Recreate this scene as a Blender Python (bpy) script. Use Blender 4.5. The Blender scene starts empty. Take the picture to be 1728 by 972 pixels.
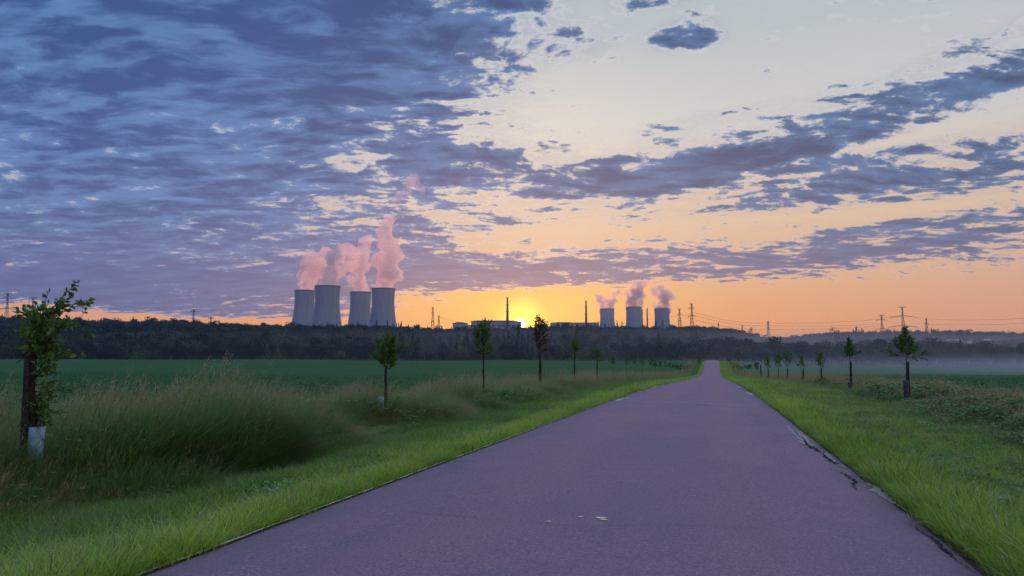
import bpy, math, random
import numpy as np
from mathutils import Vector, Matrix

SC = bpy.context.scene
COL = SC.collection

# ------------------------------------------------------------------ camera
F = 1250.0                       # focal length in photo pixels (photo is 1728 wide): a 26 mm phone lens
PITCH = math.atan(116.0 / F)
EYE = 1.5
cam_data = bpy.data.cameras.new('camera')
cam_data.sensor_width = 36.0
cam_data.lens = F / 1728.0 * 36.0
cam_data.clip_start = 0.1
cam_data.clip_end = 20000.0
cam = bpy.data.objects.new('camera', cam_data)
COL.objects.link(cam)
cam.location = (0, 0, EYE)
cam.rotation_euler = (math.pi / 2 + PITCH, 0, 0)
SC.camera = cam

SC.view_settings.view_transform = 'Standard'
SC.view_settings.look = 'None'
SC.view_settings.exposure = 0.42
SC.view_settings.gamma = 1.0
SC.cycles.use_denoising = True
SC.cycles.denoising_input_passes = 'RGB_ALBEDO_NORMAL'
SC.cycles.denoising_prefilter = 'NONE'
SC.cycles.volume_bounces = 2
SC.cycles.max_bounces = 6
SC.cycles.transparent_max_bounces = 12
SC.cycles.volume_step_rate = 1.0
SC.cycles.volume_max_steps = 128


def at(px, py, Y):
    """point of the world seen at a place of the photograph, Y metres ahead"""
    a = (px - 864.0) / F
    b = (486.0 - py) / F
    c, s = math.cos(PITCH), math.sin(PITCH)
    dx, dy, dz = a, c - b * s, s + b * c
    k = Y / dy
    return dx * k, Y, dz * k + EYE


def az_el(px, py):
    x, y, z = at(px, py, 1000.0)
    return math.atan2(x, y), (z - EYE) / math.hypot(x, y)


# ------------------------------------------------------------------ node helper
class NT:
    def __init__(self, tree):
        self.t = tree
        self.n = tree.nodes
        self.l = tree.links

    def put(self, sock, v):
        if isinstance(v, bpy.types.NodeSocket):
            self.l.new(v, sock)
        elif v is not None:
            if isinstance(v, (tuple, list)) and len(v) == 3 and sock.type == 'RGBA':
                v = (*v, 1.0)
            sock.default_value = v

    def node(self, kind, outs=0, props=None, **ins):
        nd = self.n.new(kind)
        for k, v in (props or {}).items():
            setattr(nd, k, v)
        for k, v in ins.items():
            key = int(k[1:]) if k[0] == 'i' and k[1:].isdigit() else k.replace('_', ' ')
            self.put(nd.inputs[key], v)
        return nd if outs is None else nd.outputs[outs]

    def m(self, op, a, b=None, c=None, clamp=False):
        nd = self.n.new('ShaderNodeMath')
        nd.operation = op
        nd.use_clamp = clamp
        self.put(nd.inputs[0], a)
        if b is not None:
            self.put(nd.inputs[1], b)
        if c is not None:
            self.put(nd.inputs[2], c)
        return nd.outputs[0]

    def vm(self, op, a, b=None, out=0):
        nd = self.n.new('ShaderNodeVectorMath')
        nd.operation = op
        self.put(nd.inputs[0], a)
        if b is not None:
            if op == 'SCALE':
                self.put(nd.inputs['Scale'], b)
            else:
                self.put(nd.inputs[1], b)
        return nd.outputs[out]

    def comb(self, x, y, z):
        return self.node('ShaderNodeCombineXYZ', X=x, Y=y, Z=z)

    def sep(self, v):
        nd = self.n.new('ShaderNodeSeparateXYZ')
        self.put(nd.inputs[0], v)
        return nd.outputs

    def noise(self, vec, scale, detail=4, rough=0.5, dist=0.0, out=0):
        return self.node('ShaderNodeTexNoise', out, None, Vector=vec, Scale=scale, Detail=detail,
                         Roughness=rough, Distortion=dist)

    def rng(self, v, a, b, c=0.0, d=1.0, smooth=True):
        nd = self.n.new('ShaderNodeMapRange')
        nd.interpolation_type = 'SMOOTHSTEP' if smooth else 'LINEAR'
        for i, x in enumerate((v, a, b, c, d)):
            self.put(nd.inputs[i], x)
        return nd.outputs[0]

    def mix(self, f, a, b, mode='MIX'):
        nd = self.n.new('ShaderNodeMix')
        nd.data_type = 'RGBA'
        nd.blend_type = mode
        self.put(nd.inputs[0], f)
        self.put(nd.inputs[6], a)
        self.put(nd.inputs[7], b)
        return nd.outputs[2]

    def ramp(self, f, stops, interp='LINEAR'):
        nd = self.n.new('ShaderNodeValToRGB')
        cr = nd.color_ramp
        cr.interpolation = interp
        while len(cr.elements) < len(stops):
            cr.elements.new(0.5)
        for e, (p, c) in zip(cr.elements, stops):
            e.position = p
            e.color = (*c, 1.0)
        self.put(nd.inputs[0], f)
        return nd.outputs[0]


def srgb(r, g, b):
    def f(c):
        c /= 255.0
        return c / 12.92 if c <= 0.04045 else ((c + 0.055) / 1.055) ** 2.4
    return (f(r), f(g), f(b))


# ------------------------------------------------------------------ sky
SUN_AZ, SUN_EL = az_el(880, 546)
world = bpy.data.worlds.new('World')
SC.world = world
world.use_nodes = True
w = NT(world.node_tree)
w.n.clear()
gen = w.node('ShaderNodeTexCoord', 'Generated')
sx, sy, sz = w.sep(gen)
hyp = w.m('SQRT', w.m('ADD', w.m('MULTIPLY', sx, sx), w.m('MULTIPLY', sy, sy)))
El = w.m('DIVIDE', sz, w.m('MAXIMUM', hyp, 0.15))
Az = w.m('ARCTAN2', sx, sy)
AE = w.comb(Az, El, 0.0)
zc = w.m('ADD', w.m('MAXIMUM', sz, 0.0), 0.13)
P = w.comb(w.m('DIVIDE', sx, zc), w.m('DIVIDE', sy, zc), 0.0)


def blob(px, py, rx, ry, deg, amp, soft=0.0):
    """soft elliptical patch of the sky: centre and radii given in photo pixels; deg tilts it (positive: rises to the right)"""
    a, e = az_el(px, py)
    mp = w.n.new('ShaderNodeMapping')
    mp.vector_type = 'TEXTURE'
    mp.inputs['Location'].default_value = (a, e, 0)
    mp.inputs['Rotation'].default_value = (0, 0, math.radians(deg))
    mp.inputs['Scale'].default_value = (rx / F, ry / F, 1)
    w.l.new(AE, mp.inputs['Vector'])
    ln = w.vm('LENGTH', mp.outputs[0], out=1)
    return w.rng(ln, soft, 1.0, amp, 0.0)


def total(vals):
    r = vals[0]
    for v in vals[1:]:
        r = w.m('ADD', r, v)
    return r


# clear air behind the clouds: pale high up, peach and orange low down, yellow round the sun
clear = w.ramp(w.rng(El, 0.0, 0.6, smooth=False), [
    (0.0, srgb(226, 142, 72)), (0.10, srgb(236, 160, 80)), (0.20, srgb(240, 184, 114)), (0.33, srgb(236, 204, 158)),
    (0.50, srgb(216, 212, 202)), (0.72, srgb(190, 198, 198)), (1.0, srgb(172, 186, 196))])
clear = w.mix(w.rng(El, 0.6, 1.6), clear, srgb(206, 216, 232))
far_side = w.rng(w.m('ABSOLUTE', w.m('SUBTRACT', Az, SUN_AZ)), 0.3, 1.3)
clear = w.mix(w.m('MULTIPLY', far_side, 0.75), clear, w.ramp(w.rng(El, 0.0, 0.6, smooth=False), [
    (0.0, srgb(206, 150, 136)), (0.2, srgb(206, 172, 166)), (0.5, srgb(184, 190, 206)), (1.0, srgb(176, 196, 220))]))
clear = w.mix(blob(890, 505, 380, 105, 0, 0.9), clear, srgb(255, 190, 40))
clear = w.mix(blob(890, 520, 170, 62, 0, 0.95), clear, srgb(255, 206, 10))
clear = w.mix(blob(870, 240, 420, 230, 0, 0.45), clear, srgb(250, 236, 214))

# clouds on a high flat layer, seen in perspective
warp = w.vm('SCALE', w.vm('SUBTRACT', w.noise(P, 1.3, 4, 0.6, out=1), (0.5, 0.5, 0.5)), 0.30)
Pw = w.vm('ADD', P, warp)
n_mid = w.noise(Pw, 5.0, 10, 0.62)
n_big = w.noise(P, 1.5, 2, 0.5)
rip = w.n.new('ShaderNodeMapping')
rip.inputs['Rotation'].default_value = (0, 0, math.radians(8))
rip.inputs['Scale'].default_value = (4.2, 9.0, 1)
w.l.new(Pw, rip.inputs['Vector'])
n_rip = w.noise(rip.outputs[0], 1.3, 6, 0.55)
n_fine = w.noise(Pw, 19.0, 6, 0.66)

left_bank = w.rng(w.m('ADD', Az, w.m('MULTIPLY', w.m('SUBTRACT', El, 0.3), -0.35)), -0.17, 0.10, 0.95, -0.75)
cover = total([
    left_bank,
    blob(500, 240, 560, 300, 0, 0.35),
    blob(110, 300, 420, 420, 0, 0.6),
    blob(330, 40, 560, 190, 0, 1.5, 0.35),
    blob(900, 290, 330, 66, -6, 1.15, 0.3),
    blob(860, 60, 150, 110, 40, 0.62),
    blob(790, 30, 110, 70, 0, 0.75, 0.2),
    blob(1430, 212, 520, 46, 12, 1.9, 0.35),
    blob(1130, 262, 220, 50, 8, 0.9, 0.2),
    blob(1230, 290, 400, 52, 2, 1.05, 0.4),
    blob(1580, 275, 400, 60, 3, 0.90, 0.3),
    blob(1480, 246, 330, 11, 7, -1.0),
    blob(1330, 298, 330, 9, 3, -0.8),
    blob(1620, 305, 240, 9, 2, -0.8),
    blob(1120, 330, 260, 9, 1, -0.7),
    blob(1650, 300, 330, 50, 2, 0.75, 0.2),
    blob(1560, 378, 270, 20, 4, 1.15, 0.2),
    blob(1540, 412, 300, 16, 6, 1.10, 0.2),
    blob(1600, 345, 260, 22, 2, -0.6),
    blob(1300, 350, 260, 20, 0, 0.50),
    blob(1150, 447, 640, 44, 1, 1.25, 0.2),
    blob(760, 470, 380, 62, 0, 1.1, 0.2),
    blob(1150, 56, 90, 46, 10, 2.3, 0.2),
    blob(1205, 62, 50, 24, 0, 1.4, 0.1),
    blob(970, 84, 100, 34, 0, 1.8),
    blob(1110, 0, 110, 26, 0, 1.8),
    blob(1500, 135, 300, 34, 14, 0.95),
    blob(1250, 190, 200, 30, 10, 0.55),
    blob(1660, 70, 160, 26, 14, 0.5),
    blob(1140, 210, 120, 26, 10, 0.6),
    blob(1690, 440, 110, 10, 3, 1.0),
    blob(1300, 390, 800, 130, 0, 0.62, 0.5),
    blob(960, 392, 300, 26, 0, -0.75),
    blob(1350, 365, 420, 16, 1, -0.45),
    blob(1300, 500, 900, 40, 0, -0.5),
    blob(1040, 130, 240, 110, 10, -0.5),
    blob(1330, 110, 420, 90, 8, -0.5),
    blob(700, 368, 190, 34, -3, -0.42),
    blob(560, 345, 70, 40, 0, -0.62),
    blob(770, 225, 130, 80, -30, -0.28),
    blob(330, 205, 120, 40, -20, -0.62),
    blob(215, 262, 60, 20, -20, -0.6),
    blob(500, 222, 70, 25, -20, -0.60),
    blob(620, 280, 150, 40, -12, -0.48),
    blob(560, 375, 160, 18, 4, -0.45),
])
cover = w.m('ADD', cover, w.rng(El, az_el(864, 505)[1], az_el(864, 478)[1], -1.2, 0.0))
# the cloud edge lies lower at the left
cover = w.m('ADD', cover, blob(380, 500, 360, 46, -3, 1.3, 0.6))
cover = w.m('ADD', cover, blob(60, 490, 260, 26, -3, 0.95, 0.3))
cover = w.m('ADD', cover, w.rng(El, az_el(864, 547)[1], az_el(864, 530)[1], -1.2, 0.0))
tex = total([w.m('MULTIPLY', w.m('SUBTRACT', n_mid, 0.5), 4.2),
             w.m('MULTIPLY', w.m('SUBTRACT', n_rip, 0.5), 4.9),
             w.m('MULTIPLY', w.m('SUBTRACT', n_big, 0.5), 1.0),
             w.m('MULTIPLY', w.m('SUBTRACT', n_fine, 0.5), 4.2)])
# away from the frame the cover goes on as broken cloud
val = w.m('ADD', cover, tex)
alpha = w.rng(val, -0.38, 0.62)
thick = w.rng(val, -0.05, 1.0)
deep = w.rng(val, 0.5, 2.4)

body = w.mix(w.rng(Az, -0.5, 0.45), srgb(12, 78, 142), srgb(40, 68, 104))
body = w.mix(deep, w.mix(0.34, body, srgb(104, 142, 190)), w.mix(1.0, body, srgb(214, 220, 232), 'MULTIPLY'))
light = w.rng(w.m('ADD', w.m('MULTIPLY', w.noise(w.vm('MULTIPLY', Pw, (0.9, 1.9, 1.0)), 3.2, 8, 0.62), 0.6), w.m('MULTIPLY', n_rip, 0.4)), 0.56, 0.42)
body = w.mix(w.m('MULTIPLY', light, w.rng(Az, -0.5, 0.2, 0.62, 0.30)), body, srgb(96, 142, 196))
body = w.mix(w.rng(El, 0.20, 0.06, 0.0, 0.75), body, w.mix(w.rng(Az, -0.5, 0.05), srgb(0, 66, 132), srgb(96, 76, 108)))
body = w.mix(w.rng(El, 0.5, 1.3, 0.0, 0.6), body, srgb(150, 170, 212))
edge = w.mix(0.6, clear, w.mix(w.rng(El, 0.1, 0.35), srgb(255, 216, 172), srgb(236, 232, 230)))
edge = w.mix(blob(820, 330, 520, 300, 0, 0.7), edge, srgb(255, 236, 204))
edge = w.mix(w.rng(Az, -0.45, -0.10, 0.92, 0.0), edge, srgb(134, 168, 210))
cloud = w.mix(thick, edge, body)
veil = w.rng(w.m('ADD', cover, w.m('MULTIPLY', tex, 0.45)), -0.95, 0.35, 0.0, 0.42)
veil = w.m('MULTIPLY', veil, w.rng(El, 0.06, 0.22))
clear = w.mix(veil, clear, w.mix(w.rng(El, 0.15, 0.4), srgb(186, 160, 160), srgb(160, 166, 182)))
sky_col = w.mix(alpha, clear, cloud)
sky_col = w.mix(1.0, sky_col, w.ramp(w.rng(El, 0.45, 1.3), [(0.0, (0.735, 0.735, 0.735)), (1.0, (1.15, 1.15, 1.15))]), 'MULTIPLY')
# sun disc
sun_dir = Vector((math.sin(SUN_AZ) * 1, math.cos(SUN_AZ), SUN_EL)).normalized()
ang = w.m('ARCCOSINE', w.vm('DOT_PRODUCT', gen, tuple(sun_dir), out=1))
halo = w.rng(ang, 0.004, 0.045, 0.95, 0.0)
sky_col = w.mix(halo, sky_col, (1.7, 1.02, 0.08))
disc = w.rng(ang, 0.0052, 0.0068, 1.0, 0.0)
sky_col = w.mix(disc, sky_col, (14.0, 11.0, 5.0))
# below the horizon: dull ground tone
sky_col = w.mix(w.rng(El, -0.06, -0.005, 1.0, 0.0), sky_col, srgb(92, 88, 96))
nish = w.n.new('ShaderNodeTexSky')
nish.sky_type = 'NISHITA'
nish.sun_disc = False
nish.sun_elevation = math.atan(SUN_EL)
nish.sun_rotation = SUN_AZ
bg = w.node('ShaderNodeBackground', Color=sky_col, Strength=1.0)
bg2 = w.node('ShaderNodeBackground', Color=nish.outputs[0], Strength=0.012)
add = w.node('ShaderNodeAddShader', i0=bg, i1=bg2)
w.node('ShaderNodeOutputWorld', None, Surface=add)
world.cycles.sampling_method = 'MANUAL'
world.cycles.sample_map_resolution = 1024

# ------------------------------------------------------------------ sun
sun = bpy.data.lights.new('sun', 'SUN')
sun.energy = 2.7
sun.angle = math.radians(0.6)
sun.color = (1.0, 0.31, 0.19)
sun_o = bpy.data.objects.new('sun', sun)
COL.objects.link(sun_o)
# the centre of the real disc stands half behind the plant; its light reaches the steam but not the low ground before the ridge
LAMP_EL = math.radians(2.1)
lamp_dir = Vector((math.sin(SUN_AZ) * math.cos(LAMP_EL), math.cos(SUN_AZ) * math.cos(LAMP_EL), math.sin(LAMP_EL)))
nish.sun_elevation = LAMP_EL
sun_o.rotation_euler = (-lamp_dir).to_track_quat('-Z', 'Y').to_euler()

# ------------------------------------------------------------------ haze: one closed box of thin air round everything
def build_box(name, lo, hi):
    vs = [(x, y, z) for x in (lo[0], hi[0]) for y in (lo[1], hi[1]) for z in (lo[2], hi[2])]
    fs = [(0, 1, 3, 2), (4, 6, 7, 5), (0, 4, 5, 1), (2, 3, 7, 6), (0, 2, 6, 4), (1, 5, 7, 3)]
    me = bpy.data.meshes.new(name)
    me.from_pydata(vs, [], fs)
    o = bpy.data.objects.new(name, me)
    COL.objects.link(o)
    return o


def volume_mat(name, color, density, aniso=0.0, noise=None):
    m = bpy.data.materials.new(name)
    m.use_nodes = True
    t = NT(m.node_tree)
    t.n.clear()
    vol = t.node('ShaderNodeVolumePrincipled', None, Color=color, Anisotropy=aniso)
    vol.inputs['Density'].default_value = density
    if noise:
        t.l.new(noise(t), vol.inputs['Density'])
    t.node('ShaderNodeOutputMaterial', None, Volume=vol.outputs[0])
    return m


haze = build_box('haze', (-4200, -300, -14), (4200, 4300, 620))
haze['kind'] = 'stuff'
haze.data.materials.append(volume_mat('haze_air', (0.36, 0.62, 1.0, 1), 0.00009, 0.45))

# ------------------------------------------------------------------ terrain
def smooth(x, a, b):
    t = np.clip((np.asarray(x, float) - a) / (b - a), 0, 1)
    return t * t * (3 - 2 * t)


_py = np.array([-400, -50, 0, 5, 20, 31, 48, 60, 104, 145, 192, 225, 260, 326, 345, 380, 450, 7000], float)
_pz = np.array([0.3, .15, .01, -.01, -.12, -.18, -.42, -.68, -1.7, -2.6, -3.4, -3.5, -2.75, -.3, -.1, -.45, -1.6, -1.6])
_ys = np.arange(-400, 1000, 1.0)
_zs = np.interp(_ys, _py, _pz)
_k = np.exp(-0.5 * (np.arange(-16, 17) / 6.0) ** 2)
_zs2 = np.convolve(np.pad(_zs, 16, mode='edge'), _k / _k.sum(), 'valid')


def z_profile(Y):
    return np.interp(Y, _ys, _zs2)


def road_x(Y):
    return 0.272 * np.asarray(Y, float) - 1.04


# treetop skyline of the wooded ridge (photo pixels) -> ridge height by bearing
_sk_x = np.array([-900, 0, 60, 160, 240, 300, 345, 420, 500, 600, 680, 740, 860, 930, 1000, 1100, 1180, 1250, 1275, 1300, 1360,
                  1400, 1450, 1500, 1600, 1700, 1728, 2600], float)
_sk_y = np.array([545, 537, 536, 539, 541, 539, 546, 549, 549, 551, 551, 555, 555, 551, 551, 549, 546, 554, 563, 566, 564, 558,
                  557, 556, 555, 559, 560, 565], float)


def ridge_dist(a):
    return 1000.0 + 260.0 * smooth(a, 0.29, 0.36)


def ridge_z(a):
    ys = np.interp(np.asarray(a) * F + 864, _sk_x, _sk_y)
    return (602 - ys) / F * ridge_dist(a) + EYE - 13.5


def v_noise(x, y, s):
    return (np.sin(x * s * 1.3 + 1.1 * np.sin(y * s * 0.9)) + np.sin(y * s * 1.1 + 2.0 * np.sin(x * s * 0.6 + 1.7))) * 0.5


def ground_z(X, Y):
    X = np.asarray(X, float)
    Y = np.asarray(Y, float)
    z = z_profile(Y)
    v = X - road_x(Y)
    # ditch and verge shape
    av = np.abs(v)
    near = smooth(av, 2.6, 4.2)
    z = z - 0.07 * near + 0.02 * v_noise(X, Y, 1.7) * near
    z = z - 0.16 * np.exp(-((v + 5.6) / 0.9) ** 2) + 0.10 * np.exp(-((v + 8.0) / 1.4) ** 2)
    z = z + 0.20 * np.exp(-((v - 3.5) / 0.5) ** 2) * 0.3
    z = z + 0.25 * v_noise(X, Y, 0.045) * smooth(av, 15, 60)
    # the right field drops away
    z = z - 3.4 * smooth(X, 70, 230) * smooth(Y, 150, 320)
    z = z - 2.0 * smooth(-v, 60, 300) * np.exp(-((Y - 240) / 120.0) ** 2) * -0.6
    # wooded hillside
    a = np.where(Y > 50, X / np.maximum(Y, 50), 0)
    yr = ridge_dist(a)
    t = np.clip((Y - 415) / (yr - 415), 0, 1) ** 1.08
    t2 = smooth(Y, yr, yr + 500)
    rz = ridge_z(a)
    hill = t * (rz + 2.0) + v_noise(X, Y, 0.02) * 1.2 * np.clip((Y - 415) / 100, 0, 1)
    hill = hill * (1 - t2) + 45.0 * t2
    hill = hill * (1 - smooth(np.abs(X) / np.maximum(Y, 100), 1.3, 2.2))
    return z + np.where(Y > 415, hill, 0.0)


def link(name, me, parent=None, mat=None, **props):
    o = bpy.data.objects.new(name, me)
    COL.objects.link(o)
    if mat is not None:
        for m in (mat if isinstance(mat, (list, tuple)) else [mat]):
            me.materials.append(m)
    if parent is not None:
        o.parent = parent
    for k, v in props.items():
        o[k] = v
    return o


def mesh_np(name, verts, faces, smooth_shade=False):
    me = bpy.data.meshes.new(name)
    me.from_pydata([tuple(map(float, p)) for p in verts], [], [tuple(map(int, f)) for f in faces])
    if smooth_shade:
        me.shade_smooth()
    return me


def grid_mesh(name, Xs, Ys, Zs):
    """Xs, Ys, Zs are (rows, cols) arrays"""
    r, c = Xs.shape
    verts = np.stack([Xs, Ys, Zs], -1).reshape(-1, 3)
    i = np.arange(r - 1)[:, None] * c + np.arange(c - 1)[None, :]
    faces = np.stack([i, i + 1, i + c + 1, i + c], -1).reshape(-1, 4)
    me = bpy.data.meshes.new(name)
    me.vertices.add(len(verts))
    me.vertices.foreach_set('co', verts.ravel())
    me.loops.add(faces.size)
    me.loops.foreach_set('vertex_index', faces.ravel().astype(np.int32))
    me.polygons.add(len(faces))
    me.polygons.foreach_set('loop_start', np.arange(0, faces.size, 4, dtype=np.int32))
    me.update(calc_edges=True)
    me.shade_smooth()
    return me


# ------------------------------------------------------------------ materials
def mat_new(name):
    m = bpy.data.materials.new(name)
    m.use_nodes = True
    t = NT(m.node_tree)
    t.n.clear()
    return m, t


def principled(t, color, rough=0.8, spec=0.3, metal=0.0, normal=None):
    nd = t.node('ShaderNodeBsdfPrincipled', None)
    t.put(nd.inputs['Base Color'], color)
    t.put(nd.inputs['Roughness'], rough)
    t.put(nd.inputs['Specular IOR Level'], spec)
    t.put(nd.inputs['Metallic'], metal)
    if normal is not None:
        t.put(nd.inputs['Normal'], normal)
    return nd.outputs[0]


def finish(t, shader):
    t.node('ShaderNodeOutputMaterial', None, Surface=shader)


def simple(name, c1, c2, scale=3.0, rough=0.8, spec=0.3, bump=0.0, detail=5, metal=0.0):
    m, t = mat_new(name)
    co = t.node('ShaderNodeTexCoord', 'Object')
    n = t.noise(co, scale, detail, 0.6)
    col = t.mix(t.rng(n, 0.35, 0.65), c1, c2)
    nrm = None
    if bump:
        nrm = t.node('ShaderNodeBump', 0, None, Strength=bump, Height=n)
    finish(t, principled(t, col, rough, spec, metal, nrm))
    return m


def leafy(name, c1, c2, c3=None, transl=0.35, tip=None, base=None, rough=0.6):
    """foliage: colour varies per instance (tint) and per face (shade attribute)"""
    m, t = mat_new(name)
    ti = t.n.new('ShaderNodeAttribute')
    ti.attribute_type = 'INSTANCER'
    ti.attribute_name = 'tint'
    tg = t.n.new('ShaderNodeAttribute')
    tg.attribute_name = 'shade'
    f = t.m('ADD', ti.outputs['Fac'], tg.outputs['Fac'])
    stops = [(0.0, c1), (0.6, c2)] + ([(1.0, c3)] if c3 else [])
    col = t.ramp(f, stops)
    if tip is not None:
        th = t.n.new('ShaderNodeAttribute')
        th.attribute_name = 'h'
        col = t.mix(t.rng(th.outputs['Fac'], 0.55, 1.0, 0.0, 0.8), col, tip)
    d = principled(t, col, rough, 0.15)
    tr = t.node('ShaderNodeBsdfTranslucent', 0, None, Color=t.mix(1.0, col, (0.9, 1.0, 0.55, 1), 'MULTIPLY'))
    finish(t, t.node('ShaderNodeMixShader', 0, None, i0=transl, i1=d, i2=tr))
    return m


def ground_material():
    m, t = mat_new('field_and_verge')
    pos = t.node('ShaderNodeNewGeometry', 'Position')
    x, y, z = t.sep(pos)
    v = t.m('SUBTRACT', x, t.m('SUBTRACT', t.m('MULTIPLY', y, 0.272), 1.04))
    wob = t.m('MULTIPLY', t.m('SUBTRACT', t.noise(pos, 0.5, 4), 0.5), 1.6)
    vw = t.m('ADD', v, wob)
    n1 = t.noise(pos, 0.35, 6, 0.6)
    n2 = t.noise(pos, 7.0, 6, 0.7)
    n3 = t.noise(t.vm('MULTIPLY', pos, (0.25, 1.0, 1.0)), 0.12, 3)
    # field crop
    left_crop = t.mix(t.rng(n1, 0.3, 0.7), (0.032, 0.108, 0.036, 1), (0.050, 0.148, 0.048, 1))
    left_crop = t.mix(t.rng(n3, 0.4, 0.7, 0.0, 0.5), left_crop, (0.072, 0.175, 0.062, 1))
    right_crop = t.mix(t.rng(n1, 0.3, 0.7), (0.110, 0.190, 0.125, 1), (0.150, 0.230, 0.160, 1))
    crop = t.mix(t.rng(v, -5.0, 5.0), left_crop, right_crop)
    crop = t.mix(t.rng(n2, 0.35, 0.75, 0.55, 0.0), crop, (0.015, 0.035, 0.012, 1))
    # verge turf and bare thatch
    turf = t.mix(t.rng(n2, 0.3, 0.7), (0.110, 0.200, 0.035, 1), (0.190, 0.290, 0.060, 1))
    thatch = t.mix(t.rng(n1, 0.4, 0.62), turf, (0.085, 0.058, 0.036, 1))
    av = t.m('ABSOLUTE', vw)
    verge = t.mix(t.rng(av, 4.6, 6.2), turf, thatch)
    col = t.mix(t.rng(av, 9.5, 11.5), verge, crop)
    edge = t.rng(t.m('ABSOLUTE', v), 3.0, 3.45, 1.0, 0.0)
    col = t.mix(edge, col, t.mix(n2, (0.05, 0.035, 0.025, 1), (0.11, 0.085, 0.065, 1)))
    # forest floor
    col = t.mix(t.rng(y, 395, 420), col, (0.018, 0.028, 0.014, 1))
    b = t.node('ShaderNodeBump', 0, None, Strength=0.6, Distance=0.05, Height=n2)
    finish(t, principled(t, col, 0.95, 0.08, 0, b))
    return m


def asphalt_material():
    m, t = mat_new('worn_asphalt')
    pos = t.node('ShaderNodeNewGeometry', 'Position')
    big = t.noise(pos, 0.28, 5, 0.6)
    mid = t.noise(pos, 1.8, 5, 0.65)
    grit = t.noise(pos, 70.0, 3, 0.8)
    fleck = t.node('ShaderNodeTexVoronoi', 0, None, Vector=pos, Scale=52.0)
    c = t.mix(t.rng(big, 0.35, 0.65), (0.265, 0.170, 0.258, 1), (0.335, 0.190, 0.258, 1))
    c = t.mix(t.rng(mid, 0.38, 0.68, 0.0, 0.45), c, (0.205, 0.152, 0.255, 1))
    x, y, z = t.sep(pos)
    v = t.m('SUBTRACT', x, t.m('SUBTRACT', t.m('MULTIPLY', y, 0.272), 1.04))
    # wheel paths are a little smoother and redder
    wp = t.m('MULTIPLY', t.rng(t.m('ABSOLUTE', t.m('SUBTRACT', t.m('ABSOLUTE', v), 1.25)), 0.10, 0.75, 0.85, 0.0), t.rng(big, 0.3, 0.6, 0.5, 1.0))
    stain = t.noise(t.comb(t.m('MULTIPLY', v, 1.6), t.m('MULTIPLY', y, 0.22), 0.0), 1.0, 4, 0.6)
    c = t.mix(t.rng(stain, 0.52, 0.70, 0.0, 0.45), c, (0.150, 0.110, 0.190, 1))
    c = t.mix(wp, c, (0.34, 0.188, 0.240, 1))
    c = t.mix(t.rng(grit, 0.36, 0.64, 0.62, 0.0), c, (0.085, 0.062, 0.100, 1))
    c = t.mix(t.rng(grit, 0.60, 0.76, 0.0, 0.62), c, (0.46, 0.40, 0.48, 1))
    g2 = t.noise(pos, 30.0, 4, 0.8)
    c = t.mix(t.rng(g2, 0.34, 0.52, 0.60, 0.0), c, (0.105, 0.080, 0.135, 1))
    c = t.mix(t.rng(g2, 0.55, 0.72, 0.0, 0.50), c, (0.43, 0.35, 0.46, 1))
    c = t.mix(t.rng(fleck, 0.10, 0.17, 0.35, 0.0), c, (0.44, 0.37, 0.42, 1))
    ed = t.rng(t.m('ABSOLUTE', v), 2.35, 3.0)
    c = t.mix(t.m('MULTIPLY', ed, t.rng(mid, 0.4, 0.6, 0.2, 0.8)), c, (0.150, 0.130, 0.165, 1))
    h = t.m('ADD', t.m('MULTIPLY', grit, 0.8), t.m('MULTIPLY', mid, 0.3))
    b = t.node('ShaderNodeBump', 0, None, Strength=0.8, Distance=0.012, Height=h)
    finish(t, principled(t, c, 0.75, 0.25, 0, b))
    return m


M = {}
M['ground'] = ground_material()
M['asphalt'] = asphalt_material()
M['crack'] = simple('crack_shadow', (0.022, 0.016, 0.026), (0.05, 0.035, 0.05), 30, 0.95, 0.1)
M['patch'] = simple('pale_dried_silt', (0.36, 0.32, 0.31), (0.24, 0.21, 0.24), 16, 0.9, 0.2)
M['paint'] = simple('worn_road_paint', (0.62, 0.58, 0.55), (0.36, 0.31, 0.35), 22, 0.8, 0.3)
M['flake'] = simple('pale_flake', (0.75, 0.70, 0.55), (0.6, 0.52, 0.42), 30, 0.7, 0.3)
M['straw'] = simple('dry_straw', (0.50, 0.40, 0.26), (0.36, 0.28, 0.18), 20, 0.8, 0.2)
M['bark'] = simple('dark_bark', (0.020, 0.015, 0.013), (0.050, 0.038, 0.032), 30, 0.95, 0.1, 0.5)
M['stake'] = simple('weathered_stake', (0.026, 0.022, 0.022), (0.060, 0.050, 0.048), 24, 0.95, 0.1, 0.4)
M['guard'] = simple('pale_plastic_guard', (0.30, 0.42, 0.56), (0.20, 0.30, 0.42), 9, 0.5, 0.4)
M['guard_dark'] = simple('dark_mesh_guard', (0.035, 0.038, 0.045), (0.09, 0.09, 0.10), 60, 0.8, 0.2)
M['concrete'] = None
M['rim'] = simple('dark_rim_concrete', (0.10, 0.09, 0.10), (0.18, 0.15, 0.16), 0.05, 0.9, 0.2)
M['steel'] = simple('galvanised_steel', (0.10, 0.085, 0.08), (0.16, 0.13, 0.12), 0.2, 0.7, 0.3)
M['brick'] = simple('red_brick_chimney', (0.20, 0.065, 0.045), (0.13, 0.045, 0.035), 0.06, 0.9, 0.2)
M['wall'] = simple('pale_hall_cladding', (0.46, 0.38, 0.42), (0.36, 0.30, 0.34), 0.03, 0.8, 0.2)
M['roof'] = simple('dark_flat_roof', (0.10, 0.06, 0.06), (0.16, 0.10, 0.10), 0.05, 0.9, 0.2)
M['glass_dark'] = simple('dark_window_band', (0.05, 0.05, 0.07), (0.10, 0.09, 0.11), 0.1, 0.3, 0.5)
M['white_wall'] = simple('white_rendered_wall', (0.75, 0.74, 0.76), (0.6, 0.58, 0.6), 0.2, 0.8, 0.2)
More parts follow.
